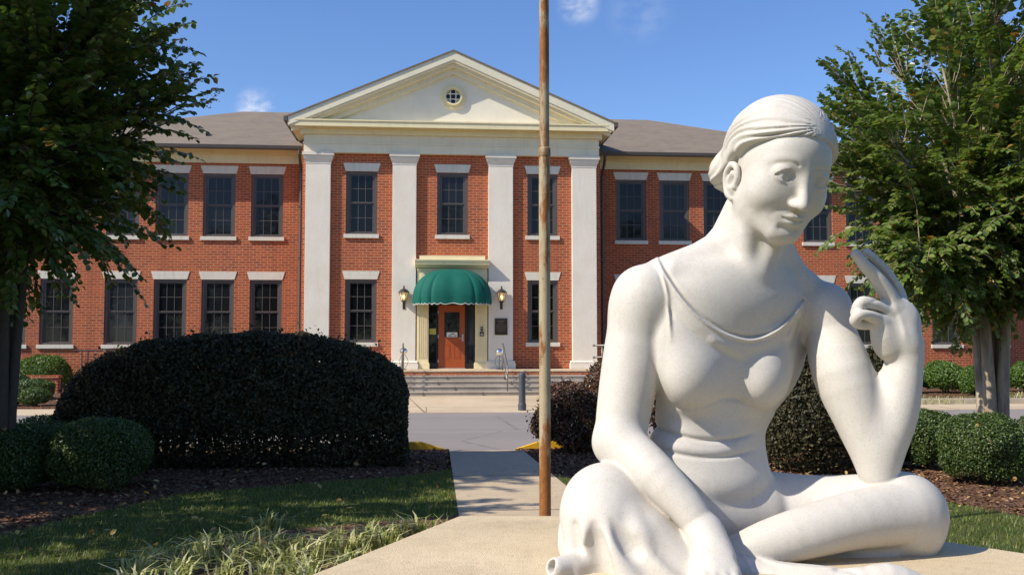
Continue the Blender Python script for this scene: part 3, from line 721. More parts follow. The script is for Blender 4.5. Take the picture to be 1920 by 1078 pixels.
# keypad
x0,x1=Xp(900,YB-.14),Xp(907,YB-.14)
kp=thing('door_intercom','small black and silver intercom with keypad beside the door','intercom',((x0+x1)/2,YB-.145,Zp(625,YB-.14)))
m=MB(); m.box(-.075,.075,-.05,0,-.10,.06); m.build('housing',M['black'],kp,bevel=.012)
m=MB(); m.box(-.05,.05,-.06,-.0505,-.07,-.0); m.build('keypad',M['steel'],kp)
m=MB(); m.box(-.045,.045,-.05,0,.10,.24); m.build('speaker',M['black'],kp,bevel=.01)
m=MB(); m.box(-.03,.03,-.056,-.0505,.16,.2); m.build('button',M['steel'],kp)
# stair rails
M['rail']=plain("grey_handrail",(.20,.185,.165),.4,.5,.3)
def rail(px,lab):
    x=Xp(px,33.4)
    r_=thing('stair_handrail',lab,'handrail',(x,31.4,0))
    top=[(0,2.35,LZ+.92),(0,2.0,LZ+.92),(0,.25,.95),(0,.1,.93)]
    m=MB(); m.tube(top,.026,8); m.build('rail',M['rail'],r_,True)
    m=MB(); m.tube([(0,2.2,LZ+.5),(0,.22,.5)],.018,8); m.build('lower_rail',M['rail'],r_,True)
    for y,z in ((2.2,LZ),(.22,.158)):
        m=MB(); m.tube([(0,y,z),(0,y,z+.86)],.022,8); m.build('post',M['rail'],r_,True)
rail(757,'grey stair handrail left of the door, beside the dark hedge'); rail(943.5,'grey stair handrail right of the door, in front of the plaque')
M['mirror']=plain("mirror_chrome",(.85,.86,.88),.06,1.0,.02)
def globe(px,py,lab):
    Y=34.6; x,z=xz(px,py,Y); g_=thing('mirror_globe',lab,'globe',(x,Y,LZ))
    hz=z-LZ; m=MB(); n=16; r0=.135
    m.lathe([(max(.004,r0*math.sin(PI*i/n)),hz-r0*math.cos(PI*i/n)) for i in range(n+1)],24); m.build('ball',M['mirror'],g_,True)
    m=MB(); m.tube([(0,0,0),(0,0,hz-r0+.01)],.012,8)
    for s_ in (-1,1): m.tube([(s_*.02,0,0),(s_*.13,0,.18),(s_*.16,0,.30),(s_*.08,0,hz-.16),(s_*.03,0,hz-.12)],.008,6)
    m.lathe([(.12,.0),(.12,.015),(.03,.03)],14); m.build('stand',M['dark'],g_)
globe(757,658.5,'mirror globe on a wire stand behind the left stair handrail'); globe(936,660,'mirror globe on a wire stand beside the right stair handrail')
# pipe railing at the right end of the landing
x0=Xp(1112,33.4); r_=thing('pipe_railing','grey two bar pipe railing at the right end of the landing','railing',(x0,33.35,LZ))
for py in (647.5,670):
    z=Zp(py,33.4)-LZ; m=MB(); m.tube([(0,0,z),(2.6,0,z)],.032,10); n=8; m.lathe([(.002,-.045),(.03,-.038),(.045,0),(.03,.038),(.002,.045)],12,(0,0,z)); m.build('bar',M['rail'],r_,True)
for x in (.30,2.3):
    m=MB(); m.tube([(x,0,0),(x,0,Zp(647.5,33.4)-LZ)],.03,10); m.build('post',M['rail'],r_,True)
# bollard
bx=at_z(979,769,.012); bo=thing('bollard','dark grey bollard with a domed cap on the pavement','bollard',(bx.x,bx.y,.012))
M['boll']=plain("bollard_grey",(.075,.08,.092),.5,.2,.2)
m=MB(); m.lathe([(.105,0),(.105,.16),(.09,.18),(.086,.80),(.092,.81),(.092,.84),(.085,.85)],20); m.build('post',M['boll'],bo,auto=.5)
m=MB(); m.lathe([(.094,.852),(.098,.90),(.085,.945),(.05,.97),(.005,.98)],20); m.build('cap',M['boll'],bo,auto=.6)
# rusty pole
YPOLE=7.0
def rust():
    t=NT("rusty_painted_pole"); p=t.pos(); x,y,z=t.sep(p)
    n=t.noise(t.map(p,(1,1,.25)),14,6,.7); n2=t.noise(t.map(p,(1,1,.6)),40,4,.65); hgt=t.n('ShaderNodeMapRange'); t.l(z,hgt.inputs[0]); hgt.inputs[1].default_value=.3; hgt.inputs[2].default_value=1.1; hgt.inputs[3].default_value=.28; hgt.inputs[4].default_value=0
    f=t.math('ADD',n,hgt.outputs[0]); up=t.n('ShaderNodeMapRange'); t.l(z,up.inputs[0]); up.inputs[1].default_value=2.6; up.inputs[2].default_value=3.6; up.inputs[3].default_value=0; up.inputs[4].default_value=.12
    f=t.math('ADD',f,up.outputs[0])
    paint=t.mix(n2,(.47,.40,.26),(.36,.28,.165)); ru=t.mix(n2,(.38,.16,.04),(.14,.045,.015))
    c=t.mix(t.ramp(f,[(.50,0.),(.62,1.)]),paint,ru); c=t.mix(t.ramp(n2,[(.62,0.),(.70,.7)]),c,(.14,.05,.015))
    t.bump(n2,.4,.004); return t.set(c,.7,.3)
px0=at_y(1022,900,YPOLE); po=thing('rusty_pole','tall rusty painted steel pole standing in the walkway','pole',(px0.x,YPOLE,GZ+.006))
M['rust']=rust(); zj=Zp(287,YPOLE,1022)-GZ-.006; rr=10.8/1800*YPOLE
m=MB(); m.lathe([(rr*1.03,0),(rr,1.0),(rr*.98,zj-.03)],20); m.build('shaft',M['rust'],po,auto=.6)
m=MB(); m.lathe([(rr*1.02,zj-.03),(rr*1.10,zj-.02),(rr*1.10,zj+.03),(rr*.9,zj+.04)],20); m.build('collar',M['rust'],po,auto=.6)
m=MB(); m.lathe([(rr*.88,zj+.041),(rr*.82,zj+3.5)],20); m.build('upper_shaft',M['rust'],po,auto=.6)
m=MB(); m.lathe([(rr*2.2,0),(rr*2.2,.02),(rr*1.1,.03)],20); m.build('base_plate',M['rust'],po)
# ------------------------------------------------------------------ plants
NR=np.random.default_rng(11)
def unit(v): return v/(np.linalg.norm(v,axis=-1,keepdims=True)+1e-9)
def leaf_mesh(name,C,N,D,L,W,fold=.25):
    """one folded four-cornered leaf per row; C centre, N normal, D along the leaf"""
    n=len(C); D=unit(D-N*(D*N).sum(1,keepdims=True)); S=np.cross(N,D); L=np.asarray(L).reshape(-1,1); W=np.asarray(W).reshape(-1,1)
    up=N*W*fold
    V=np.stack([C-D*L*.5,C+S*W*.46+up-D*L*.18,C+S*W*.44+up*.9+D*L*.16,C+D*L*.5,C-S*W*.44+up*.9+D*L*.16,C-S*W*.46+up-D*L*.18],1).reshape(-1,3)
    i=np.arange(n)*6
    return mesh_np(name,V,np.concatenate([np.stack([i,i+1,i+2,i+3],1),np.stack([i,i+3,i+4,i+5],1)]))
G3=[(0,(.012,.026,.008)),(.5,(.028,.055,.014)),(1,(.055,.085,.022))]
M['boxwood']=leaf_mat("boxwood_leaves",[(0,(.035,.065,.014)),(.55,(.075,.125,.028)),(1,(.15,.19,.05))],.25,.4)
M['loro']=leaf_mat("dark_purple_green_leaves",[(0,(.028,.032,.016)),(.4,(.050,.054,.024)),(.75,(.075,.060,.030)),(1,(.12,.11,.045))],.2,.5,.3)
M['lorored']=leaf_mat("reddish_leaves",[(0,(.030,.026,.020)),(.45,(.075,.064,.030)),(.75,(.18,.066,.042)),(1,(.24,.15,.07))],.25,.4)
M['bright']=leaf_mat("bright_green_leaves",[(0,(.05,.10,.015)),(.5,(.09,.17,.025)),(1,(.17,.23,.05))],.3,.4)
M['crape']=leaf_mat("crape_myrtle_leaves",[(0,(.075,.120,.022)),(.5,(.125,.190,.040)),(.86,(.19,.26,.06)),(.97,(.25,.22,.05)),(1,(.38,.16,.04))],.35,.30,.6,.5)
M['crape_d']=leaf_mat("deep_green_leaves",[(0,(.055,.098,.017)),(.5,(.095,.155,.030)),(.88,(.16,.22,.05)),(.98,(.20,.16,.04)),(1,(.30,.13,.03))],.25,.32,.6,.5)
M['twig']=plain("shrub_twigs",(.07,.05,.035),.9)
def bark():
    t=NT("crape_bark"); p=t.pos(); n=t.noise(t.map(p,(1,1,.22)),9,5,.6); n2=t.noise(t.map(p,(1,1,.35)),3.5,4)
    c=t.mix(t.ramp(n,[(.38,0.),(.62,1.)]),(.24,.185,.13),(.44,.36,.26)); c=t.mix(t.ramp(n2,[(.5,0.),(.62,.75)]),c,(.52,.41,.27))
    t.bump(n,.35,.02); return t.set(c,.75,.3)
M['bark']=bark(); M['bark_shaded']=plain('shaded_bark',(.085,.068,.052),.85,0,.35,14,.3,.5,30); M['seed']=leaf_mat("seed_heads",[(0,(.06,.03,.015)),(.6,(.13,.07,.035)),(1,(.20,.10,.09))],.2,.7)  # left tree's bark, with the shade on its trunk put into the colour
def lump(dirs,seed,amp):
    r=np.random.default_rng(seed); out=np.ones(len(dirs))
    for i in range(9):
        k=unit(r.normal(size=3))*r.uniform(2.2,7); out+=amp*np.sin(dirs@k+r.uniform(0,6.3))/ (1+.12*i)
    return out
def shrub(name,label,cat,c,rad,n,leaf,mat,group=None,seed=1,amp=.03,power=2.0,flat=.0,shell=.26,wild=.035,stems=5):
    """a clipped shrub: leaves through the outer shell of a superellipsoid standing on the ground at c"""
    r=np.random.default_rng(seed); rx,ry,h=rad; o=thing(name,label,cat,c,0,group)
    d=unit(r.normal(size=(n*2,3))); d=d[d[:,2]>-.75][:n]
    pw=power; k=(np.abs(d[:,0])**pw+np.abs(d[:,1])**pw+np.abs(d[:,2])**pw)**(-1/pw)
    base=d*k[:,None]; rr=1-shell*r.random(len(d))**1.6
    rr*=lump(d,seed+5,amp*1.5)
    if wild: rr+=wild*np.maximum(0,r.normal(size=len(d)))*(r.random(len(d))<.25)
    P=base*rr[:,None]*np.array([rx,ry,h/2*1.04])+np.array([0,0,h/2])
    P=P[P[:,2]>.015]; m=len(P); dd=d[:m] if False else unit((P-np.array([0,0,h/2]))/np.array([rx,ry,h/2])**1)
    N=unit(dd*.9+r.normal(size=(m,3))*.75); D=unit(r.normal(size=(m,3))+np.array([0,0,.4]))
    s=leaf*r.uniform(.7,1.3,m)
    link_mesh('foliage',leaf_mesh('foliage',P,N,D,s,s*.62),mat,o)
    st=MB()
    for i in range(stems):
        a=2*PI*i/stems+r.random(); q=[(.04*math.cos(a),.04*math.sin(a),-.02)]
        for f in (.35,.7,.95):
            q.append((rx*.62*f*math.cos(a)+r.normal()*.03,ry*.62*f*math.sin(a)+r.normal()*.03,h*.72*f))
        st.tube(q,[.028,.022,.015,.008],6)
    for i in range(stems*4):
        a=r.random()*6.3; rr0=r.uniform(.2,.6); z0=h*r.uniform(.25,.6); st.tube([(rx*.25*math.cos(a),ry*.25*math.sin(a),z0*.7),(rx*rr0*math.cos(a),ry*rr0*math.sin(a),z0),(rx*.85*math.cos(a),ry*.85*math.sin(a),z0+h*.18)],[.012,.009,.004],5)
    st.build('stem',M['twig'],o)
    return o
def place(px,base,z=GZ): return at_z(px,base,z)
X=lambda px,Y: at_y(px,645,Y).x
# the long clipped hedge on the left
def hedge():
    x0,x1=X(108,13.4),X(765,13.7); L=x1-x0; H=1.74; D=1.5
    o=thing('clipped_hedge','long dark clipped hedge with a domed top in the shade left of the walkway','hedge',((x0+x1)/2,13.75,BZ))
    r=np.random.default_rng(3); n=170000
    # profile of the top along its length (0..1), depth is a superellipse
    hx=np.array([96,104,130,180,250,350,450,560,650,715,752,767.]); hy=np.array([790,735,694,662,643,631,626,628,644,670,696,742.])
    hh=1.7-BZ+(645-hy)/1800*13.6
    def top(u): return np.interp(u,(hx-96)/(767-96),hh)
    u=r.random(n*2); w=r.uniform(-1,1,n*2); zz=r.random(n*2)
    t=top(u); lim=np.sqrt(np.clip(1-np.abs(w)**2.6,0,1)); ht=t*(.25+.75*lim)
    # keep shell points: near the top surface or near the sides/ends
    z=zz*ht; depth=np.minimum.reduce([ht-z,(1-np.abs(w))*D/2, np.minimum(u,1-u)*L*.8])
    keep=r.random(n*2)<np.exp(-np.maximum(depth,0)/.12)+.10+.22*(z>.55)
    low=z<.42; keep&=~(low&(r.random(n*2)<.62))            # thin, see-through near the ground
    u,w,z,t=u[keep][:n],w[keep][:n],z[keep][:n],t[keep][:n]
    P=np.stack([(u-.5)*L,w*D/2*(.80+.2*np.clip(z/.5,0,1)),z+.03],1)
    P+= .016*np.stack([np.sin(9*P[:,0]+5*P[:,2]),np.sin(7*P[:,0]+8*P[:,2]+1),np.sin(8*P[:,0]+6*P[:,1])],1)
    sp=r.random(len(P))<.05; P[sp]+=np.abs(r.normal(size=(sp.sum(),3)))*np.array([.0,.0,.075])*(z[sp]>.9)[:,None]
    nd=unit(np.stack([(u-.55)*.8,w*1.1,np.clip(z/np.maximum(t,.1)-.5,-.2,1)*1.6],1))
    N=unit(nd+r.normal(size=(len(P),3))*.8); Dv=unit(r.normal(size=(len(P),3))+np.array([0,0,.5])); s=.045*r.uniform(.6,1.5,len(P))
    link_mesh('foliage',leaf_mesh('foliage',P,N,Dv,s,s*.6),M['loro'],o)
    st=MB()
    for i in range(26):
        x=-L/2+.4+(L-.75)*i/25+r.normal()*.05; y=r.normal()*.14; st.tube([(x,y,-.02),(x+r.normal()*.06,y+r.normal()*.05,.4),(x*.97+r.normal()*.08,y+r.normal()*.1,.75),(x*.93+r.normal()*.1,y+r.normal()*.15,1.05)],[.03,.024,.016,.006],6)
        for q in range(4):
            z0=r.uniform(.3,.8); st.tube([(x,y,z0),(x+r.normal()*.2,y+r.choice([-1,1])*.35,z0+.15),(x+r.uniform(-.15,.15),y+r.choice([-1,1])*.5,z0+.25)],[.014,.010,.004],5)
    st.build('stem',M['twig'],o)
hedge()
# clipped balls near the walk
def ball(px,base,rpx,toppx,label,mat='boxwood',n=15000,leaf=.028,seed=1,cat='shrub',name='boxwood_shrub',group=None,z=BZ,**k):
    p=place(px,base,z); Y=p.y; r=rpx/1800*Y; Yc=Y+r*.75
    h=1.7-z+ (645-toppx)/1800*Yc
    BALLS[(px,base)]=(X(px,Yc),Yc,z,r*Yc/Y,h,k.get('power',2.0))
    return shrub(name,label,cat,(X(px,Yc),Yc,z),(r*Yc/Y,r*Yc/Y,h),n,leaf,M[mat],group,seed,**k)
BALLS={}
def on_ball(key,dx,dy):
    x,y,z,r,h,p=BALLS[key]; return (x+dx*r,y+dy*r,z+h/2*(1+max(0,1-abs(dx)**p-abs(dy)**p)**(1/p))+.018)
BG='clipped boxwood balls in the mulch beds'
ball(42,925,70,788,'round boxwood with a pale fallen leaf, leftmost of the balls before the long hedge',seed=2,group=BG,n=20000,power=2.4)
ball(192,925,86,782,'wide dark boxwood ball in the shade at the foot of the long hedge',seed=3,group=BG,n=22000,power=2.4)
ball(100,890,75,775,'boxwood ball half hidden behind two others at the left end of the hedge',seed=4,group=BG)
ball(-95,915,80,790,'boxwood ball at the extreme left edge beside the tree trunk',seed=5,group=BG,n=9000)
ball(1838,914,84,786,'largest sunlit boxwood ball with a yellow leaf on top, below the right tree',seed=6,group=BG,n=24000,power=2.1)
ball(1736,885,48,773,'boxwood ball between the raised elbow of the statue and the largest boxwood',seed=7,group=BG,n=18000,power=2.4)
ball(1962,878,60,783,'boxwood ball cut by the right edge of the picture under the right tree',seed=8,group=BG,n=12000,power=2.4)
ball(1660,880,50,800,'small boxwood ball behind the raised forearm of the statue',seed=9,group=BG,n=9000)
# loropetalum shrubs on the right
ball(1068,852,66,716,'reddish purple leaved shrub just right of the rusty pole','lorored',16000,.045,21,name='reddish_shrub',wild=.10,amp=.05)
ball(1158,846,62,676,'taller dark red shrub behind the upper arm of the statue','lorored',16000,.045,22,name='reddish_shrub',wild=.08,amp=.05)
ball(1300,860,80,700,'dark red shrub hidden behind the torso of the statue','lorored',9000,.05,23,name='reddish_shrub',wild=.06,amp=.05)
ball(1520,890,108,648,'large dark purple green shrub seen between the body and the raised arm of the statue','loro',34000,.045,24,name='dark_shrub',wild=.06,amp=.04,power=2.6)
ball(1640,872,48,655,'narrow dark shrub behind the raised forearm of the statue','loro',14000,.045,25,name='dark_shrub',wild=.06,amp=.05)
# far shrubs by the building
FG='low shrubs in the far bed by the left wing'
def far(px,base,rpx,top,label,mat,seed,n=7000,leaf=.06,group=None,z=.06,**k): return ball(px,base,rpx,top,label,mat,n,leaf,seed,group=group,z=z,name=k.pop('name','low_shrub'),**k)
far(79,731,50,666,'wide bright shrub above the low brick wall by the left wing','bright',31,9000,.07,FG)
far(0,731,40,678,'green shrub cut by the left edge of the picture behind the trunk','bright',32,5000,.07,FG)
far(22,748,38,697,'pale green low shrub beside the trunk of the left tree','boxwood',33,5000,.06,FG)
far(60,750,40,706,'long flat clipped shrub in front of the low brick wall','boxwood',34,6000,.06,FG)
far(68,762,27,722,'small round shrub nearest the pavement at the left end of the hedge','boxwood',35,5000,.05,FG)
far(15,762,22,726,'small round shrub nearest the pavement beside the left trunk','boxwood',36,4000,.05,FG)
FR='green shrubs along the right wing'
far(1772,738,48,680,'bright green shrub under the right wing window, left of the tree trunk','bright',37,9000,.07,FR)
far(1822,742,26,690,'smaller bright green shrub touching the trunk of the right tree','bright',38,5000,.07,FR)
far(1925,736,48,682,'bright green shrub right of the right tree trunk','bright',39,8000,.07,FR)
far(1680,738,44,684,'bright green shrub hidden behind the raised forearm','bright',40,5000,.07,FR)
# low wall and black rail by the left wing
x0,x1=X(30,33.6),X(110,33.6)
lw=MB(); lw.box(X(-60,33.6),x1,33.6,33.9,0,1.7+(645-706)/1800*33.6); w_=lw.build('low_brick_wall',M['brick']); tag(w_,'low red brick garden wall under the wide shrub by the left wing','wall')
cp=MB(); zt=1.7+(645-706)/1800*33.6; cp.box(X(-60,33.6)-.03,x1+.04,33.56,33.94,zt+.001,zt+.09); cp.build('coping',M['brick'],w_)
r_=thing('black_railing','thin black metal railing behind the left end of the hedge','railing',(X(140,34.2),34.2,.06))
zt=1.7+(645-656.5)/1800*34.2-.06; w2=X(205,34.2)-X(140,34.2)
m=MB(); m.tube([(0,0,zt),(w2,0,zt)],.025,8); m.build('rail',M['dark'],r_)
for x in (.25,.45,w2-.1):
    m=MB(); m.tube([(x,0,0),(x,0,zt)],.02,6); m.build('post',M['dark'],r_)
# ------------------------------------------------------------------ crape myrtles
def bez(a,b,c,n): 
    t=np.linspace(0,1,n)[:,None]; return (1-t)**2*a+2*t*(1-t)*b+t*t*c
def crape(label,base,crown_c,crown_r,stems,seed,mat,shoots=1000,lleaf=.075,per=26,group=None,name='crape_myrtle_tree',trunk_r=.10,spread=.10,fork=1.5,seeds=46,nmain=7,droop=.35,bark='bark'):
    r=np.random.default_rng(seed); o=thing(name,label,'tree',base,0,group); T=MB()
    c=np.array(crown_c)-np.array(base); R=np.array(crown_r)
    def inside(k=1.0,lo=.35):
        while True:
            d=unit(r.normal(size=3)); 
            if d[2]<-.75: continue
            return c+d*R*(r.uniform(lo,1.0)**.6)*k
    sec=[]
    for s in range(stems):
        a=2*PI*s/stems+r.uniform(-.3,.3); foot=np.array([math.cos(a),math.sin(a),0])*trunk_r*.95; foot[2]=-.05
        top=np.array([math.cos(a)*R[0]*spread*1.6,math.sin(a)*R[1]*spread*1.6,fork+r.uniform(.1,.7)])
        p=bez(foot,np.array([foot[0]*1.3,foot[1]*1.3,fork*.55]),top,7); T.tube(p,list(np.linspace(trunk_r*r.uniform(.75,1.1),trunk_r*.62,7)),9)
        for m_ in range(nmain):
            e=inside(.80,.35); e[:2]=.65*e[:2]+.35*np.array([math.cos(a+r.normal()*.8),math.sin(a+r.normal()*.8)])*np.linalg.norm(R[:2])*.45
            st=p[-1] if m_>2 else p[5]; mid=st*.5+e*.5+np.array([0,0,.25*np.linalg.norm(e-st)*.5])-np.array([*(e-st)[:2]*.12,0])
            q=bez(st,mid,e,7); T.tube(q,list(np.linspace(trunk_r*.42,.014,7)),6)
            for i in range(2,7): sec.append((q[i],q[i]-q[i-1]))
    # secondary twigs, then leafy shoots
    tips=[]; ns=len(sec)
    for i in range(shoots):
        p0,dr=sec[r.integers(ns)]
        out=unit(p0-c+np.array([0,0,.55])*R[2]*.4); d=unit(out*.9+unit(dr)*.45+r.normal(size=3)*.62+np.array([0,0,.38]))
        l0=r.uniform(.15,.75); a=p0+d*l0
        # keep inside a lumpy envelope
        k=np.linalg.norm((a-c)/R); lim=.93*(1+.13*math.sin(3*math.atan2(a[1]-c[1],a[0]-c[0])+seed)+.10*math.sin(5.3*(a[2]-c[2])+seed*2))
        if k>lim: a=c+(a-c)*lim/k*r.uniform(.82,1.0)
        tips.append((p0,a,d))
    ends=[]; Ls=[];Ns=[];Ds=[];S=[]
    for p0,a,d in tips:
        ln=r.uniform(.40,.85); d2=unit(d*.8+unit(a-c+1e-6)*.5+np.array([0,0,r.uniform(-.1,.5)])+r.normal(size=3)*.2)
        end=a+d2*ln; mid=a+d2*ln*.5+np.array([0,0,.12*ln]); end=end+np.array([0,0,-droop*ln*r.random()])
        q=bez(a,mid,end,6); T.tube([p0]+list(q),[.010,.008,.007,.006,.005,.004,.002],4,caps=False)
        n=int(per*ln/.62); t=np.linspace(.04,1,n); pts=bez(a,mid,end,n); tg=unit(np.gradient(pts,axis=0))
        side=unit(np.cross(tg,np.array([0,0,1.])+r.normal(size=3)*.15)); sg=np.where(np.arange(n)%2==0,1,-1)[:,None]
        ld=unit(side*sg*.9+tg*.55+np.array([0,0,-.35])+r.normal(size=(n,3))*.28); nn=unit(np.cross(ld,tg)*sg+np.array([0,0,.5])+r.normal(size=(n,3))*.35)
        nn=np.where(nn[:,2:]<-.1,-nn,nn); nn=unit(nn-ld*(nn*ld).sum(1,keepdims=True)); sz=lleaf*r.uniform(.7,1.2,n)*(1-.35*t)
        ends.append((end,d2)); Ls.append(pts+ld*sz[:,None]*.55);Ns.append(nn);Ds.append(ld);S.append(sz)
    Ls,Ns,Ds,S=map(np.concatenate,(Ls,Ns,Ds,S))
    T.build('trunk',M[bark],o,True)
    link_mesh('crown',leaf_mesh('crown',Ls,Ns,Ds,S,S*.68,.16),mat,o)
    if seeds:
        P=[]
        for i in r.choice(len(tips),seeds,False):
            b,d=ends[i]; n=60; ax_=unit(d+np.array([0,0,.3])); t=r.random((n,1)); b=b-ax_*.06; P.append(b+ax_*t*.26+r.normal(size=(n,3))*.055*(1.1-t))
        P=np.concatenate(P); n=len(P); N=unit(r.normal(size=(n,3)));D=unit(r.normal(size=(n,3))); s=r.uniform(.012,.026,n)
        link_mesh('seed_heads',leaf_mesh('seed_heads',P,N,D,s,s*.8,0),M['seed'],o)
    return o
TY=14.5; tx=X(1858,TY)
crape('sunlit crape myrtle with several smooth tan trunks behind the boxwoods right of the statue',(tx,TY,BZ),(tx-.45,TY,4.6),(3.3,2.7,2.9),6,5,M['crape'],shoots=2500,trunk_r=.115,fork=2.0,per=24,lleaf=.15,spread=.05,seeds=80,droop=.15)
TL=11.4; tlx=X(9,TL)
crape('dark shaded crape myrtle overhanging the left wing of the building at the left edge',(tlx,TL,GZ),(tlx+.05,TL,4.45),(2.8,2.4,2.5),4,8,M['crape_d'],shoots=1250,trunk_r=.075,fork=2.3,per=23,lleaf=.15,spread=.05,seeds=80,droop=.15,bark='bark_shaded')
# two more trees of the same lawn, beyond the left edge of the picture: they shade the lawn and the walk
crape('crape myrtle on the lawn beyond the left edge, shading the grass',(-7.1,7.9,GZ),(-6.9,7.9,4.3),(3.0,2.3,2.2),4,12,M['crape_d'],shoots=370,per=24,lleaf=.13,seeds=0)
crape('crape myrtle farther left on the lawn, shading the hedge',(-9.9,10.2,GZ),(-9.6,10.2,4.3),(2.6,2.2,2.4),4,13,M['crape_d'],shoots=1500,per=24,lleaf=.16,seeds=0)
crape('crape myrtle nearest the viewer on the lawn beyond the left edge, shading the border',(-8.6,5.2,GZ),(-8.4,5.2,4.2),(2.4,2.0,2.0),4,14,M['crape_d'],shoots=520,per=24,lleaf=.13,seeds=0)
crape('tall crape myrtle on the lawn beyond the left edge, shading the walkway',(-7.9,9.0,GZ),(-7.7,9.0,7.6),(2.3,1.9,2.1),4,15,M['crape_d'],shoots=420,per=24,lleaf=.13,seeds=0,fork=4.6)
# ------------------------------------------------------------------ ground cover
def blades(name,P,h,mat,lean=.5,width=.006,parent=None,seg=1,seed=5):
    r=np.random.default_rng(seed); n=len(P); a=r.uniform(0,2*PI,n); d=np.stack([np.cos(a),np.sin(a),np.zeros(n)],1); s=np.stack([-np.sin(a),np.cos(a),np.zeros(n)],1)
    h=np.asarray(h).reshape(-1,1); l=(lean*r.uniform(.3,1.3,n))[:,None]*h; w=width*r.uniform(.7,1.3,n)[:,None]
    up=np.array([0,0,1.])
    if seg==1:
        V=np.stack([P-s*w,P+s*w,P+d*l+up*h],1); F=np.arange(3*n).reshape(-1,3)
    else:
        m=P+d*l*.45+up*h*.8; e=P+d*l*1.3+up*h*(.72+.35*r.random(n)[:,None])
        V=np.stack([P-s*w,P+s*w,m+s*w*.9,m-s*w*.9,e+s*w*.12,e-s*w*.12],1); i=np.arange(n)*6
        F=np.concatenate([np.stack([i,i+1,i+2,i+3],1),np.stack([i+3,i+2,i+4,i+5],1)])
    return link_mesh(name,mesh_np(name,V.reshape(-1,3),F),mat,parent)
M['blade']=leaf_mat("lawn_blades",[(0,(.045,.080,.010)),(.5,(.115,.175,.020)),(.85,(.20,.21,.04)),(1,(.28,.23,.09))],.3,.5,.4,.8)
M['lirio']=leaf_mat("variegated_blades",[(0,(.08,.13,.02)),(.45,(.30,.33,.09)),(.8,(.56,.54,.24)),(1,(.70,.66,.42))],.3,.45,.4,3)
def inpoly(P,poly):
    x,y=P[:,0],P[:,1]; c=np.zeros(len(P),bool); n=len(poly)
    for i in range(n):
        x1,y1=poly[i]; x2,y2=poly[(i+1)%n]
        k=((y1>y)!=(y2>y)); xi=(x2-x1)*(y-y1)/((y2-y1) if y2!=y1 else 1e-9)+x1; c^=k&(x<xi)
    return c
lpoly=[(-8.5,5.5),(WL(5.5)[0]-.02,5.5),(WL(12.2)[0]-.02,12.2)]+[tuple(p) for p in reversed(lawnb)]
P=np.stack([NR.uniform(-8.5,1.4,150000),NR.uniform(5.5,13,150000),np.full(150000,GZ)],1); P=P[inpoly(P,lpoly)]
rp=[(WR(6)[0]+.02,6),(9,6),(9,9)]+[tuple(p) for p in reversed(lawnr)]
Q=np.stack([NR.uniform(1.5,9,60000),NR.uniform(6,13,60000),np.full(60000,GZ)],1); Q=Q[inpoly(Q,rp)]
P=P[~inpoly(P,strip)]
PQ=np.concatenate([P,Q]); tag(blades('grass',PQ,NR.uniform(.018,.042,len(PQ)),M['blade'],.7,.0045),'short mown lawn grass','grass',kind='stuff')
# liriope border along the pedestal
C=[]
for px,py in ((255,1078),(300,1062),(335,1085),(365,1050),(400,1035),(430,1062),(455,1030),(490,1046),(520,1028),(545,1060),(560,1034),(600,1040),(630,1018),(655,1034),(690,1012),(715,1022),(745,1003),(790,1000),(840,1010),(500,1090),(580,1085),(420,1095),(655,1066),(320,1110),(505,992),(560,1100),(250,1110)):
    b=np.array(at_z(px,py+12,GZ)); n=72; rr=NR.normal(size=(n,2))*.042; C.append(np.column_stack([b[0]+rr[:,0],b[1]+rr[:,1],np.full(n,GZ)]))
for px,py in ((1745,752),(1770,755),(1800,752),(1880,748),(1905,745),(1930,744),(1700,752)):
    b=np.array(at_z(px,py,.06)); n=60; rr=NR.normal(size=(n,2))*np.array([.35,.15]); C.append(np.column_stack([b[0]+rr[:,0],b[1]+rr[:,1],np.full(n,.06)]))
C=np.concatenate(C); tag(blades('border_grass',C,NR.uniform(.07,.225,len(C)),M['lirio'],.85,.0075,seg=2),'variegated yellow green border grass tufts','grass',kind='stuff')
# bark chips and fallen leaves
M['chip']=leaf_mat("bark_chips",[(0,(.045,.028,.018)),(.6,(.16,.080,.042)),(.9,(.28,.15,.08)),(1,(.40,.27,.16))],0.0,.9,.2)
M['fallen']=leaf_mat("fallen_leaves",[(0,(.30,.15,.05)),(.4,(.42,.26,.09)),(.75,(.50,.38,.12)),(1,(.56,.45,.28))],.2,.6,.3)
def flat_bits(name,P,size,mat,kind_label,tilt=.35,asp=.5,seed=3):
    r=np.random.default_rng(seed); n=len(P); N=unit(np.array([0,0,1.])+r.normal(size=(n,3))*tilt); D=unit(r.normal(size=(n,3))); s=size*r.uniform(.5,1.5,n)
    return tag(link_mesh(name,leaf_mesh(name,P+np.array([0,0,1.])*s[:,None]*.12,N,D,s,s*asp,.15),mat),kind_label,'ground cover',kind='stuff')
lb=[tuple(p) for p in lawnb]+[(WL(12.2)[0],12.2),(WL(14.2)[0],14.2),(WL(KY-.2)[0],KY-.2),(-9,KY-.2)]
rb=[(WR(lawnr[0][1])[0],lawnr[0][1])]+[tuple(p) for p in lawnr]+[(11,9),(11,KY-.2),(WR(KY-.2)[0],KY-.2)]
P=np.stack([NR.uniform(-9,11,60000),NR.uniform(8,15.3,60000),np.full(60000,BZ)],1); P=P[inpoly(P,lb)|inpoly(P,rb)]
P2=np.stack([NR.uniform(-16,22,9000),NR.uniform(26.3,31,9000),np.full(9000,.06)],1); P2=P2[(P2[:,0]<-6.3)|(P2[:,0]>7.3)]
flat_bits('bark_chips',np.concatenate([P,P2]),.05,M['chip'],'brown bark mulch chips')
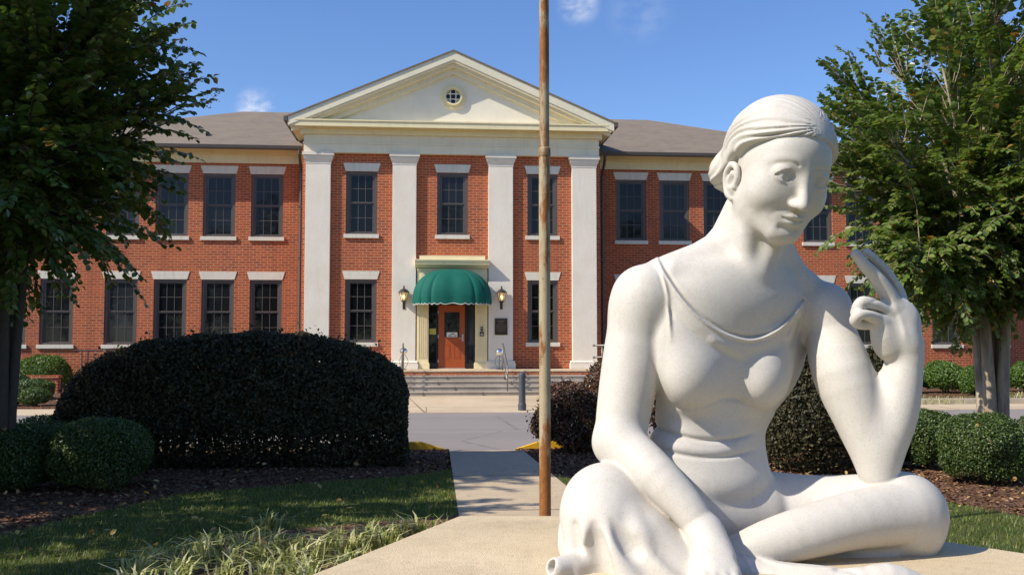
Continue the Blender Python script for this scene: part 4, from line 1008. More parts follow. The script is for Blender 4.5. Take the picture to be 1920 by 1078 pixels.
P=np.stack([NR.uniform(-7,1,420),NR.uniform(7,13.2,420),np.full(420,GZ+.03)],1); P=P[inpoly(P,lpoly)|inpoly(P,lb)][:190]
P3=np.stack([NR.uniform(2.5,8,260),NR.uniform(8.5,14.5,260),np.full(260,GZ+.02)],1)
P3=P3[inpoly(P3,rb)|inpoly(P3,rp)]
pts=[at_z(px,py,GZ+.03) for px,py in ((365,972),(425,982),(400,993),(180,980),(240,965),(150,985),(500,980),(95,985),(220,955),(250,950),(275,925))]
on=[on_ball((42,925),-.1,-.62),on_ball((42,925),-.12,-.66),on_ball((1838,914),-.42,-.5),on_ball((1838,914),-.12,-.72),on_ball((1838,914),-.45,-.55),on_ball((1736,885),-.3,-.5),on_ball((42,925),.4,-.5)]
flat_bits('fallen_leaves',np.concatenate([P,P3,np.array([list(p) for p in pts]),np.array(on)]),.058,M['fallen'],'scattered yellow and brown fallen leaves',.5,.6)
pts=np.stack([NR.uniform(-.3,1.6,60),NR.uniform(9.8,15,60),np.full(60,GZ+.008)],1)
flat_bits('fallen_leaves',pts,.035,M['fallen'],'small dry leaves on the walkway',.2,.6,9)

# trees across the street behind the camera: the windows mirror them
def big_tree(label,x,y,h,seed):
    r=np.random.default_rng(seed); o=thing('street_tree',label,'tree',(x,y,-.05),0,'trees behind the viewer')
    T=MB(); T.tube([(0,0,-.1),(.1,0,h*.3),(.0,.1,h*.6)],[.3,.22,.1],9)
    for i in range(9):
        a=r.uniform(0,6.3); T.tube([(0,0,h*r.uniform(.25,.5)),(h*.14*math.cos(a),h*.14*math.sin(a),h*.6),(h*.24*math.cos(a),h*.24*math.sin(a),h*.74)],[.11,.07,.02],6)
    T.build('trunk',M['bark'],o,True)
    cc=unit(r.normal(size=(26,3)))*np.array([h*.32,h*.27,h*.36])*r.uniform(.4,1,(26,1))+np.array([0,0,h*.52])
    n=5200; k=r.integers(26,size=n); P=cc[k]+unit(r.normal(size=(n,3)))*(h*.12*r.uniform(.5,1.1,(n,1))); s=r.uniform(.22,.42,n)
    link_mesh('crown',leaf_mesh('crown',P,unit(r.normal(size=(n,3))),unit(r.normal(size=(n,3))),s,s*.7),M['crape_d'],o)
for i,w_ in enumerate('first second third fourth fifth sixth seventh eighth ninth tenth eleventh twelfth thirteenth fourteenth'.split()):
    big_tree('broad street tree standing behind the viewer, %s of the row'%w_,-42+6.6*i,-29+3*math.sin(i*2.3),14.5+4.5*math.sin(i*1.9+.6),60+i)
# ------------------------------------------------------------------ the marble statue: one carved surface
D0 = 2.35; PLINTH_Z = 1.20
class Sculpt:
    """solid modelling with distance fields; everything in camera-aligned metres (x right, y away, z up)"""
    f=FPX
    @staticmethod
    def P(u,v,w=0.0):
        d=D0*(1+w/FPX); return np.array([(u-960)*d/FPX, d, (539-v)*d/FPX])
    @staticmethod
    def S(w=0.0): return D0*(1+w/FPX)/FPX
def smin(a,b,k):
    if k<=0: return np.minimum(a,b)
    h=np.clip(.5+.5*(b-a)/k,0,1); return b+(a-b)*h-k*h*(1-h)
def smax(a,b,k): return -smin(-a,-b,k)
def f_seg(a,b,r1,r2):
    """round cone between two balls"""
    ba=b-a; l2=float(ba@ba)+1e-12; rr=r1-r2; a2=l2-rr*rr; il2=1/l2
    if a2<=1e-10:
        c,r=(a,r1) if r1>r2 else (b,r2)
        return lambda P: np.sqrt(((P-c)**2).sum(1))-r
    s_rr=rr*abs(rr)
    def f(P):
        pa=P-a; y=pa@ba; z=y-l2
        x2=np.maximum(np.einsum('ij,ij->i',pa,pa)*l2-y*y,0)*l2
        y2=y*y*l2; z2=z*z*l2; k=s_rr*x2
        c1=np.sign(z)*a2*z2>k; c2=np.sign(y)*a2*y2<k
        d=(np.sqrt(x2*a2*il2)+y*rr)*il2-r1
        d=np.where(c2,np.sqrt(x2+y2)*il2-r1,d)
        return np.where(c1,np.sqrt(x2+z2)*il2-r2,d)
    return f
def f_ell(c,r,Rm=None):
    r=np.asarray(r,float)
    def f(P):
        q=P-c
        if Rm is not None: q=q@Rm          # columns of Rm are the axes
        k0=np.sqrt((((q/r))**2).sum(1)); k1=np.sqrt(((q/(r*r))**2).sum(1))+1e-9
        return np.where(k0<.05, -r.min(), k0*(k0-1)/k1)
    return f
def spline(pts,n=5):
    p=np.array(pts,float); q=np.vstack([2*p[0]-p[1],p,2*p[-1]-p[-2]]); out=[]
    for i in range(len(p)-1):
        a,b,c,d=q[i:i+4]
        for t in np.linspace(0,1,n)[:-1]:
            out.append(.5*((2*b)+(c-a)*t+(2*a-5*b+4*c-d)*t*t+(3*b-a-3*c+d)*t**3))
    return out+[p[-1]]
class Group:
    def __init__(s,k=.02): s.ops=[]; s.k=k; s.strokes=[]; s.post=[]; s.shear=0.0; s.x0=0.0
    def add(s,f,k=None,mode='u',bound=None): s.ops.append((f,s.k if k is None else k,mode,bound)); return s
    # chains given in photo pixels (u,v,w,r)
    def chain(s,pts,k=None,mode='u',n=4):
        pts=[tuple(map(float,p)) for p in pts]
        if len(pts)>2: pts=spline(pts,n)
        fs=[]
        for p,q in zip(pts[:-1],pts[1:]):
            fs.append(f_seg(Sculpt.P(*p[:3]),Sculpt.P(*q[:3]),p[3]*Sculpt.S(p[2]),q[3]*Sculpt.S(q[2])))
        def f(P):
            d=fs[0](P)
            for g in fs[1:]: d=np.minimum(d,g(P))
            return d
        W=np.array([Sculpt.P(*p[:3]) for p in pts]); rr=np.array([p[3]*Sculpt.S(p[2]) for p in pts])
        return s.add(f,k,mode,((W-rr[:,None]).min(0),(W+rr[:,None]).max(0)))
    def ell(s,c,r,rot=(0,0,0),k=None,mode='u'):
        sc=Sculpt.S(c[2]); Rm=None
        if any(rot):
            # rot: (about view axis, about vertical, about horizontal) degrees
            a,b,cc=[math.radians(x) for x in rot]
            Rm=np.array(Matrix.Rotation(-a,3,'Y')@Matrix.Rotation(b,3,'Z')@Matrix.Rotation(cc,3,'X'))
        c3=Sculpt.P(*c); m=max(r)*sc
        return s.add(f_ell(c3,(r[0]*sc,r[2]*sc,r[1]*sc),Rm),k,mode,(c3-m,c3+m))   # r = (u,v,w) radii
    def stroke(s,pts,width,h,wmax=400,wmin=-400,taper=True):
        """a raised (h>0) or sunk (h<0) line along photo-pixel points, gaussian profile; widths and heights in px"""
        pts=np.array(pts,float)
        if len(pts)>2:                      # smooth the polyline (Catmull-Rom)
            q=np.vstack([2*pts[0]-pts[1],pts,2*pts[-1]-pts[-2]]); out=[]
            for i in range(len(pts)-1):
                for t in np.linspace(0,1,5)[:-1]:
                    a,b,c,d=q[i:i+4]; out.append(.5*((2*b)+(c-a)*t+(2*a-5*b+4*c-d)*t*t+(3*b-a-3*c+d)*t**3))
            out.append(pts[-1]); pts=np.array(out)
        s.strokes.append((pts,float(width),h*Sculpt.S(0),wmax,wmin,taper)); return s
    def __call__(s,P,tight=False):
        P0=P
        if s.shear: P=P.copy(); P[:,1]-=s.shear*(P[:,0]-s.x0)
        d=None; lo=P.min(0); hi=P.max(0)
        for f,k,mode,bd in s.ops:
            if bd is not None and tight and (np.maximum(bd[0]-hi,lo-bd[1]).max()>k+.05): continue
            e=f(P)
            if d is None: d=e
            elif mode=='u': d=smin(d,e,k)
            elif mode=='s': d=smax(d,-e,k)
            elif mode=='i': d=smax(d,e,k)
        P=P0
        if d is None: return np.full(len(P),1.0)
        if s.strokes:
            near=np.abs(d)<.03
            if near.any():
                idx=np.nonzero(near)[0]; Q=P[idx]
                u=960+FPX*Q[:,0]/Q[:,1]; v=539-FPX*Q[:,2]/Q[:,1]; w=(Q[:,1]/D0-1)*FPX
                acc=np.zeros(len(idx))
                for pts,wd,h,wx,wn,tp in s.strokes:
                    lo=pts.min(0)-3*wd; hi=pts.max(0)+3*wd
                    m=(u>lo[0])&(u<hi[0])&(v>lo[1])&(v<hi[1])&(w<wx)&(w>wn)
                    if not m.any(): continue
                    j=np.nonzero(m)[0]; uu=u[j]; vv=v[j]; best=np.full(len(j),1e9); tt=np.zeros(len(j)); n=len(pts)-1
                    for i in range(n):
                        a=pts[i]; b=pts[i+1]; e=b-a; L=e@e+1e-9
                        t=np.clip(((uu-a[0])*e[0]+(vv-a[1])*e[1])/L,0,1)
                        dd=(uu-a[0]-t*e[0])**2+(vv-a[1]-t*e[1])**2
                        g=dd<best; best[g]=dd[g]; tt[g]=(i+t[g])/n
                    amp=h*np.exp(-best/(wd*wd))
                    if tp: amp=amp*np.clip(np.minimum(tt,1-tt)*5+.12,0,1)
                    acc[j]+=amp
                d=d.copy(); d[idx]-=acc
        for f in s.post: d=f(P,d)
        return d
def head_group():
    """canonical head: x to her left, y out of the face, z up, unit = head height; then turned and tilted"""
    H=260.0; psi=math.radians(17); th=math.radians(15.5); rho=math.radians(9)
    o=Sculpt.P(1462,321,5); sc=H*Sculpt.S(5)
    cp,sp,ct,st=math.cos(psi),math.sin(psi),math.cos(th),math.sin(th)
    # axes in (right, away, up)
    ax3=[np.array([cp, sp, 0]), np.array([ct*sp, -ct*cp, -st]), np.array([st*sp, -st*cp, ct])]
    cr,sr=math.cos(rho),math.sin(rho)
    Rr=np.array([[cr,0,sr],[0,1,0],[-sr,0,cr]])
    M=np.stack([Rr@a for a in ax3],1)/sc
    fl=[]; dabs=[]; lines=[]
    A=lambda *a: np.array(a,float)
    def E(c,r,k,mode='u'):
        m=max(r); fl.append((f_ell(A(*c),r),k,mode,(A(*c)-m,A(*c)+m)))
    def C(pts,k,mode='u'):
        if len(pts)>2: pts=spline(pts,4)
        fs=[f_seg(A(*p[:3]),A(*q[:3]),p[3],q[3]) for p,q in zip(pts[:-1],pts[1:])]
        def f(P):
            d=fs[0](P)
            for g in fs[1:]: d=np.minimum(d,g(P))
            return d
        W=np.array([p[:3] for p in pts]); r=np.array([[p[3]] for p in pts])
        fl.append((f,k,mode,((W-r).min(0),(W+r).max(0))))
    def dab(c,r,h): dabs.append((A(*c),r,h))                 # soft swelling (h>0) or dent
    def line(pts,w,h):                                       # soft crease (h<0) or ridge along a curve
        lines.append((np.array(spline(pts,4) if len(pts)>2 else pts,float),w,h))
    E((0,-.06,.118),(.328,.385,.335),0)                         # skull
    E((-.004,.100,-.04),(.296,.262,.335),.06)                    # face mask
    E((0,.195,.16),(.21,.135,.17),.08)                       # forehead
    for s in (1,-1):
        C([((.215 if s>0 else -.215),-.03,-.155,.085),((.168 if s>0 else -.202),.085,-.260,.084),(s*.066,.255,-.360,.076)],.08)   # jaw
        E((s*.160,.178,-.12),(.125,.125,.13),.09)            # cheek
    E((0,.276,-.370),(.084,.076,.072),.05)                   # chin
    E((.01,.240,-.25),(.155,.108,.12),.07)                     # muzzle
    for s in (1,-1):
        E((s*.140,.452,.024),(.094,.120,.062),.04,'s')      # eye socket
    C([(0,.300,.095,.036),(0,.342,.03,.034),(0,.378,-.04,.033),(0,.414,-.105,.037),(0,.424,-.132,.040)],.045)      # nose
    for s in (1,-1): E((s*.040,.372,-.142),(.030,.050,.028),.035)
    for s in (1,-1):
        C([(s*.030,.312,.075,.020),(s*.085,.314,.116,.020),(s*.155,.282,.122,.018),(s*.222,.21,.080,.016)],.045)   # brow
        E((s*.134,.264,.018),(.078,.076,.066),.003)         # eyeball
        def lids(P,s=s):                                     # a slightly larger shell, opened by an almond
            x=(P[:,0]-s*.134)*s; z=P[:,2]-.018+.10*x; shell=f_ell(A(s*.134,.262,.020),(.094,.091,.082))(P)
            up=np.sqrt(x*x+(z+.0540)**2)-.0955; lo=np.sqrt(x*x+(z-.0900)**2)-.1195
            op=np.maximum(np.maximum(up,lo),.25-P[:,1])
            return smax(shell,-op,.007)
        fl.append((lids,.012,'u',(A(s*.134-.1,.16,-.08),A(s*.134+.1,.36,.11))))
        line([(s*.05,.330,.080),(s*.09,.346,.100),(s*.145,.338,.104),(s*.215,.285,.080)],.010,-.010)   # fold above the lid
        line([(s*(.128+.026*math.cos(q)),.338,.016+.028*math.sin(q)) for q in np.linspace(2.6,6.8,8)],.007,-.010)     # iris
        dab((s*.130,.338,.024),.012,-.014)
        line([(s*.06,.315,-.052),(s*.13,.315,-.070),(s*.20,.265,-.052)],.02,-.005)
        dab((s*.021,.395,-.172),.016,-.012)                  # nostril
        line([(s*.066,.35,-.165),(s*.108,.315,-.21),(s*.128,.28,-.255)],.025,-.0045)    # cheek fold
        dab((s*.122,.272,-.240),.028,-.007)                   # corner of the smile
    # lips
    C([(-.100,.287,-.243,.006),(-.055,.336,-.247,.015),(-.016,.355,-.239,.018),(.016,.356,-.239,.018),(.06,.342,-.247,.016),(.114,.295,-.244,.008)],.02)
    C([(-.092,.291,-.256,.008),(-.045,.330,-.284,.020),(0,.345,-.290,.023),(.05,.336,-.284,.021),(.104,.298,-.258,.009)],.02)
    line([(-.126,.272,-.228),(-.055,.348,-.264),(-.015,.370,-.262),(.015,.371,-.262),(.06,.354,-.264),(.134,.284,-.232)],.0075,-.011)
    line([(-.06,.325,-.328),(0,.350,-.336),(.06,.325,-.328)],.03,-.014)              # under the lower lip
    line([(0,.395,-.185),(0,.372,-.220)],.012,-.006)         # philtrum
    # ears
    for s in (1,-1):
        E((s*.300,-.055,-.13),(.040,.070,.105),.02)
        C([(s*.318,.005,-.14,.016),(s*.325,.018,-.080,.019),(s*.336,-.018,-.022,.022),(s*.345,-.080,-.020,.022),(s*.347,-.115,-.080,.021),(s*.335,-.100,-.155,.020),(s*.320,-.055,-.225,.024),(s*.300,-.02,-.248,.022)],.014)
        C([(s*.330,-.065,-.065,.010),(s*.336,-.072,-.115,.012),(s*.325,-.045,-.165,.013)],.02)
        E((s*.357,-.038,-.115),(.048,.026,.046),.015,'s')
        C([(s*.316,.008,-.150,.018),(s*.312,.000,-.12,.016)],.015)
    g=Group()
    F=np.array([.085,.205,.335]); B=np.array([-.03,-.44,-.14])
    axis=(F-B)/np.linalg.norm(F-B); e1=np.array([1.,0,0]); e2=np.cross(axis,e1)
    hair_sh=f_ell(A(-.005,-.070,.120),(.388,.422,.415)); bun=f_ell(A(-.14,-.29,-.09),(.235,.20,.19)); nape=f_ell(A(0,-.20,-.10),(.295,.20,.20))
    def hair(L):
        d=smin(hair_sh(L),bun(L),.05); d=smin(d,nape(L),.05)
        x,y,z=L[:,0],L[:,1],L[:,2]
        ax=np.abs(x-.04)
        cut=((y-.262)-1.10*(z-.262)+.55*np.clip(ax-.02,0,1)**2)*.66      # hairline sweeping from the brow to the ear
        ear=f_ell(A(0,-.035,-.175),(.6,.070,.100))(L)
        cut=smax(cut,-ear,.03)
        d=smax(d,cut,.022)
        q=L-F; p1=q@e1; p2=q@e2; ph=np.arctan2(p2,p1)
        al=q@axis; rad=np.sqrt(p1*p1+p2*p2)
        wob=ph+.20*np.sin(5.2*al+2*np.abs(ph))+.05*np.sin(11*al+5*ph)
        s1=1-np.abs(np.sin(17*wob+1.2*np.sin(4*wob)))*2
        s2=np.sin(45*wob+4.0*al)
        fade=np.clip((rad-.035)/.10,0,1)*np.clip((.58-z)/.32,.12,1)*np.clip((y+.52)/.3,.25,1)
        near=np.clip(1-np.abs(d)/.06,0,1)
        return d+near*fade*(.0085*s1+.0035*s2)
    def fhead(Pall):
        far=np.sqrt(((Pall-o)**2).sum(1))-.62*sc; nr=far<.06
        out=far+.02
        if nr.any(): out[nr]=fnear(Pall[nr])
        return out
    def fnear(P):
        L=(P-o)@M; d=None
        L[:,2]=np.interp(L[:,2],[-1,-.575,-.428,-.277,-.165,.006,.12,1.],[-.935,-.535,-.405,-.262,-.135,.018,.12,1.])
        lo=L.min(0); hi=L.max(0)
        for f,k,mode,bd in fl:
            if d is not None and np.maximum(bd[0]-hi,lo-bd[1]).max()>k+.08: continue
            e=f(L)
            if d is None: d=e
            elif mode=='u': d=smin(d,e,k)
            else: d=smax(d,-e,k)
        for c,r,hh in dabs:
            if np.maximum(c-hi,lo-c).max()<3*r: d=d-hh*np.exp(-((L-c)**2).sum(1)/(r*r))
        for pts,w,hh in lines:
            if np.maximum(pts.min(0)-hi,lo-pts.max(0)).max()>3*w: continue
            best=np.full(len(L),1e9)
            for p,q in zip(pts[:-1],pts[1:]):
                e=q-p; t=np.clip(((L-p)@e)/(e@e),0,1); best=np.minimum(best,((L-p-t[:,None]*e)**2).sum(1))
            d=d-hh*np.exp(-best/(w*w))
        d=smin(d,hair(L),.006)
        return d*sc
    g.add(fhead)
    return g
def statue_groups():  # order: head, neck, torso, pelvis, near arm, far arm, hand, far leg, near leg, hem
    G=[]
    head=head_group(); G.append((head,.0))
    neck=Group(.03)
    neck.chain([(1428,395,30,50),(1418,440,38,49),(1408,500,52,56)])
    neck.chain([(1398,400,60,40),(1345,470,54,34),(1240,520,30,36)],k=.05)     # trapezius, near side
    neck.chain([(1440,440,60,35),(1482,512,84,30),(1530,558,100,30)],k=.04)
    neck.chain([(1398,390,4,14),(1396,440,-2,15),(1404,505,-2,12)],k=.03)    # sternomastoid
    neck.chain([(1455,450,4,10),(1425,510,-2,9)],k=.035)
    G.append((neck,.022))
    t=Group(.05); t.shear=.30; t.x0=Sculpt.P(1370,700,60)[0]      # the trunk is turned to the right
    t.ell((1368,640,72),(168,160,92),rot=(0,12,0))
    t.chain([(1222,550,56,50),(1300,545,60,62),(1400,560,62,66),(1480,568,68,54),(1530,582,66,44)],k=.05)
    t.ell((1395,560,16),(110,70,48),k=.06)                       # upper chest
    t.ell((1335,770,78),(112,90,78),k=.05)                       # ribs above the waist
    t.ell((1322,855,66),(119,92,82),k=.035)                      # belly
    t.ell((1338,902,36),(114,60,76),k=.035)
    t.ell((1297,704,0),(55,55,48),rot=(12,0,0),k=.045)
    t.ell((1290,650,24),(50,60,36),k=.06)           # breasts
    t.ell((1438,714,1),(49,53,47),rot=(-10,0,0),k=.04)
    t.ell((1440,665,24),(44,52,34),k=.06)
    t.chain([(1400,516,4,9),(1340,512,10,10),(1260,505,26,10)],k=.03)    # collar bones
    t.chain([(1425,524,4,9),(1480,520,22,8),(1530,528,46,8)],k=.03)
    # garment: neckline, straps, folds
    nl=[(1229,478),(1248,515),(1275,556),(1310,594),(1350,622),(1390,636),(1420,636),(1455,622),(1485,596),(1504,569)]
    t.stroke(nl,3.2,5.5,taper=False)
    t.stroke([(p[0]+1.5,p[1]-6) for p in nl],3.5,-3.4,taper=False)
    t.stroke([(p[0]-2,p[1]+12) for p in nl[1:-1]],11,4.2)
    t.stroke([(p[0]-6,p[1]+34) for p in nl[2:-1]],10,-1.8)
    t.stroke([(1425,632),(1465,612),(1490,588),(1505,568)],8,6)
    t.stroke([(1222,480),(1240,512),(1250,550),(1254,590),(1258,640)],4.0,4.5)
    t.stroke([(1232,500),(1250,560),(1262,600)],4,-2.5)
    t.stroke([(1522,508),(1514,545),(1507,570)],3,2.5)
    t.stroke([(1535,520),(1528,590),(1520,640),(1500,680)],3.5,3)
    t.stroke([(1325,632),(1350,646),(1378,660),(1410,672)],8,3.5)
    t.stroke([(1380,688),(1400,684)],12,-.5)
    t.stroke([(1504,575),(1490,610),(1476,640)],5,4)
    t.stroke([(1512,590),(1512,620),(1506,650)],5,3.5)
    t.stroke([(1500,590),(1494,620),(1480,655)],4,-3)
    t.stroke([(1240,752),(1268,762),(1300,765),(1330,756),(1352,748),(1380,747),(1402,758),(1430,769),(1462,766),(1484,748)],5,-2.5)
    t.stroke([(1210,785),(1250,808),(1310,824),(1370,824),(1420,808)],4.5,-5.0)
    t.stroke([(1205,806),(1240,826),(1300,842),(1360,842),(1425,826)],9,2.6)
    t.stroke([(1205,832),(1250,846),(1310,857),(1370,855),(1425,840)],4.5,-3.6)
    G.append((t,.03))
    pv=Group(.03)
    pv.ell((1372,970,130),(150,84,90))
    pv.ell((1225,925,110),(95,85,80))
    G.append((pv,.006))
    # near arm, resting on the draped knee
    a=Group(.03)
    a.chain([(1212,556,16,56),(1196,605,14,54),(1183,690,2,55),(1168,780,-18,50),(1162,826,-34,46)])
    a.ell((1204,570,14),(55,62,56),k=.04)
    a.ell((1156,832,-30),(36,38,36),k=.03)
    a.chain([(1160,828,-40,45),(1188,853,-70,44),(1232,893,-118,41),(1284,947,-150,35),(1320,996,-168,29)],k=.02)
    a.chain([(1320,996,-168,28),(1338,1030,-176,31),(1350,1058,-182,33)],k=.02)
    for u1,v1,w1,r1 in ((1321,1074,-244,17),(1338,1079,-256,18),(1356,1080,-256,18),(1374,1074,-248,17)):   # back of the hand
        a.chain([(1322,1000,-172,27),(.5*1330+.5*u1,1036,-206,23),(u1,v1,w1,r1)],k=.02)
    for i,l in enumerate((.85,1.05,1.0,.8)):                 # fingers laid down on the slab in front of the shin
        u0=(1321,1338,1356,1374)[i]; a.chain([(u0,1078,-254,14),(u0+5,1090,-254-34*l,11.5),(u0+9,1100,-254-62*l,10),(u0+11,1106,-254-78*l,8.5)],k=.008)
    a.chain([(1318,1040,-206,14),(1302,1072,-236,12),(1297,1090,-262,10)],k=.015)
    a.stroke([(1376,1040),(1388,1060),(1394,1078)],3,-2)
    G.append((a,.012))
    # far arm: elbow on the other knee, hand raised
    b=Group(.03)
    b.chain([(1546,582,88,42),(1558,630,72,47),(1580,700,36,55),(1610,780,14,47),(1636,850,0,39),(1647,886,-6,31)])
    b.ell((1543,580,90),(50,50,50),k=.03)
    b.chain([(1648,884,-4,30),(1659,830,0,41),(1677,770,6,43),(1689,715,8,38),(1697,668,8,32),(1697,650,8,33)],k=.03)
    G.append((b,.012))
    h=Group(.012)
    h.ell((1684,615,6),(42,54,26),rot=(-10,0,0))
    h.ell((1672,636,2),(30,38,24),rot=(-20,0,0),k=.03)
    h.chain([(1697,668,8,31),(1690,640,6,32)],k=.02)
    h.chain([(1664,652,-6,17),(1655,630,-10,20),(1650,606,-10,19)],k=.02)       # heel of the hand
    h.ell((1672,585,4),(24,30,18),rot=(-20,0,0),k=.02)
    h.chain([(1672,575,2,19),(1664,552,-2,17),(1648,526,-10,14.5),(1636,512,-13,13.2),(1621,497,-18,12.2),(1611,484,-20,10.5),(1604,477,-21,9.6)],k=.010)
    h.chain([(1690,585,14,15),(1685,552,18,13),(1672,528,16,11.5),(1662,512,13,10.6),(1648,496,8,9.8),(1634,482,4,9),(1625,474,2,8.2)],k=.006)
    h.chain([(1664,585,-6,15),(1642,573,-18,12),(1620,566,-26,11),(1610,572,-26,10.5),(1604,586,-20,9.5)],k=.008)
    h.chain([(1656,608,-8,16),(1638,594,-24,12.5),(1620,588,-34,11.5),(1608,592,-36,10.8),(1603,602,-30,10),(1614,608,-20,10),(1640,606,-12,12)],k=.006)
    h.stroke([(1660,588),(1640,583),(1610,579)],2.2,-4)
    h.stroke([(1690,556),(1672,530),(1652,507),(1634,490),(1618,476)],2.2,-4.5)
    h.stroke([(1666,560),(1650,562),(1632,566)],2.5,-1.5)
    h.stroke([(1700,640),(1690,600),(1672,560)],5,1.2)
    G.append((h,.012))
    # legs
    l=Group(.03)
    l.chain([(1418,966,92,84),(1530,962,60,70),(1640,962,14,73),(1690,966,-8,76)])          # far thigh
    l.ell((1690,962,-12),(80,72,70),k=.03)
    l.chain([(1694,962,-34,60),(1600,975,-78,53),(1510,998,-106,48),(1440,1018,-114,42),(1380,1042,-112,36)],k=.004)   # its shin, folded in front
    l.chain([(1380,1046,-110,34),(1320,1062,-96,28)],k=.02)
    l.chain([(1700,1000,-6,58),(1690,1068,-10,44)],k=.03)
    l.chain([(1640,1040,-22,50),(1560,1068,-44,46),(1460,1080,-60,42)],k=.02)
    G.append((l,.006))
    r=Group(.03)
    r.chain([(1395,965,70,92),(1260,962,0,86),(1150,950,-78,78)])                             # near thigh under the cloth
    r.ell((1130,948,-90),(74,76,74),k=.03)
    r.chain([(1130,960,-104,70),(1240,1042,-128,58),(1380,1090,-150,48),(1520,1100,-192,41),(1600,1102,-214,33)],k=.03)
    r.chain([(1600,1102,-214,32),(1665,1091,-216,35),(1725,1104,-214,28)],k=.02)                     # foot
    # cloth hanging from the knee
    r.chain([(1098,975,-130,36),(1092,1030,-150,34),(1084,1090,-165,40)],k=.05)
    r.chain([(1140,985,-150,42),(1160,1050,-175,46),(1190,1110,-190,56)],k=.05)
    r.chain([(1215,1010,-150,46),(1280,1090,-185,50)],k=.05)
    r.chain([(1108,940,-146,6),(1098,985,-172,9),(1090,1020,-184,10),(1074,1090,-196,13)],k=.016)          # ridges of the folds
    r.chain([(1130,940,-148,6),(1136,985,-180,11),(1150,1030,-204,13),(1190,1100,-222,16)],k=.016)
    r.chain([(1170,950,-140,6),(1195,990,-182,9),(1222,1035,-208,12),(1262,1090,-224,15)],k=.03)
    r.chain([(1114,985,-190,5),(1119,1015,-196,16),(1124,1055,-206,24),(1130,1090,-212,28)],k=.012,mode='s')   # hollows between them
    r.chain([(1150,974,-196,5),(1166,1000,-204,15),(1184,1028,-212,18),(1196,1046,-222,10)],k=.010,mode='s')
    r.chain([(1206,1008,-216,5),(1240,1030,-222,16),(1285,1050,-228,16)],k=.03,mode='s')
    r.chain([(1077,985,-168,3),(1080,1015,-180,10),(1082,1045,-188,12)],k=.02,mode='s')
    r.stroke([(1362,1000),(1410,1035),(1470,1058),(1540,1064),(1600,1068)],4,3)
    r.stroke([(1375,1010),(1400,1050),(1420,1090)],4,2)
    r.stroke([(1560,1066),(1590,1070),(1615,1076)],5,-4)
    G.append((r,.010))
    fl=Group(.02)
    fl.chain([(1068,960,-70,12),(1062,990,-78,9),(1060,1020,-84,7)],k=.03)                            # flap edge
    fl.chain([(1075,1000,-90,20),(1078,1050,-100,26)],k=.04)
    # rolled hem, a hollow tube lying on the plinth
    fl.chain([(1044,1065,-200,21),(1104,1054,-164,23)],k=.008)
    fl.chain([(1022,1068,-214,10),(1050,1062,-196,8)],k=.008,mode='s')
    fl.chain([(1026,1060,-212,9),(1048,1056,-196,7)],k=.008,mode='s')
    fl.chain([(1060,1074,-180,10),(1110,1084,-180,14)],k=.01)
    G.append((fl,.010))
    return G
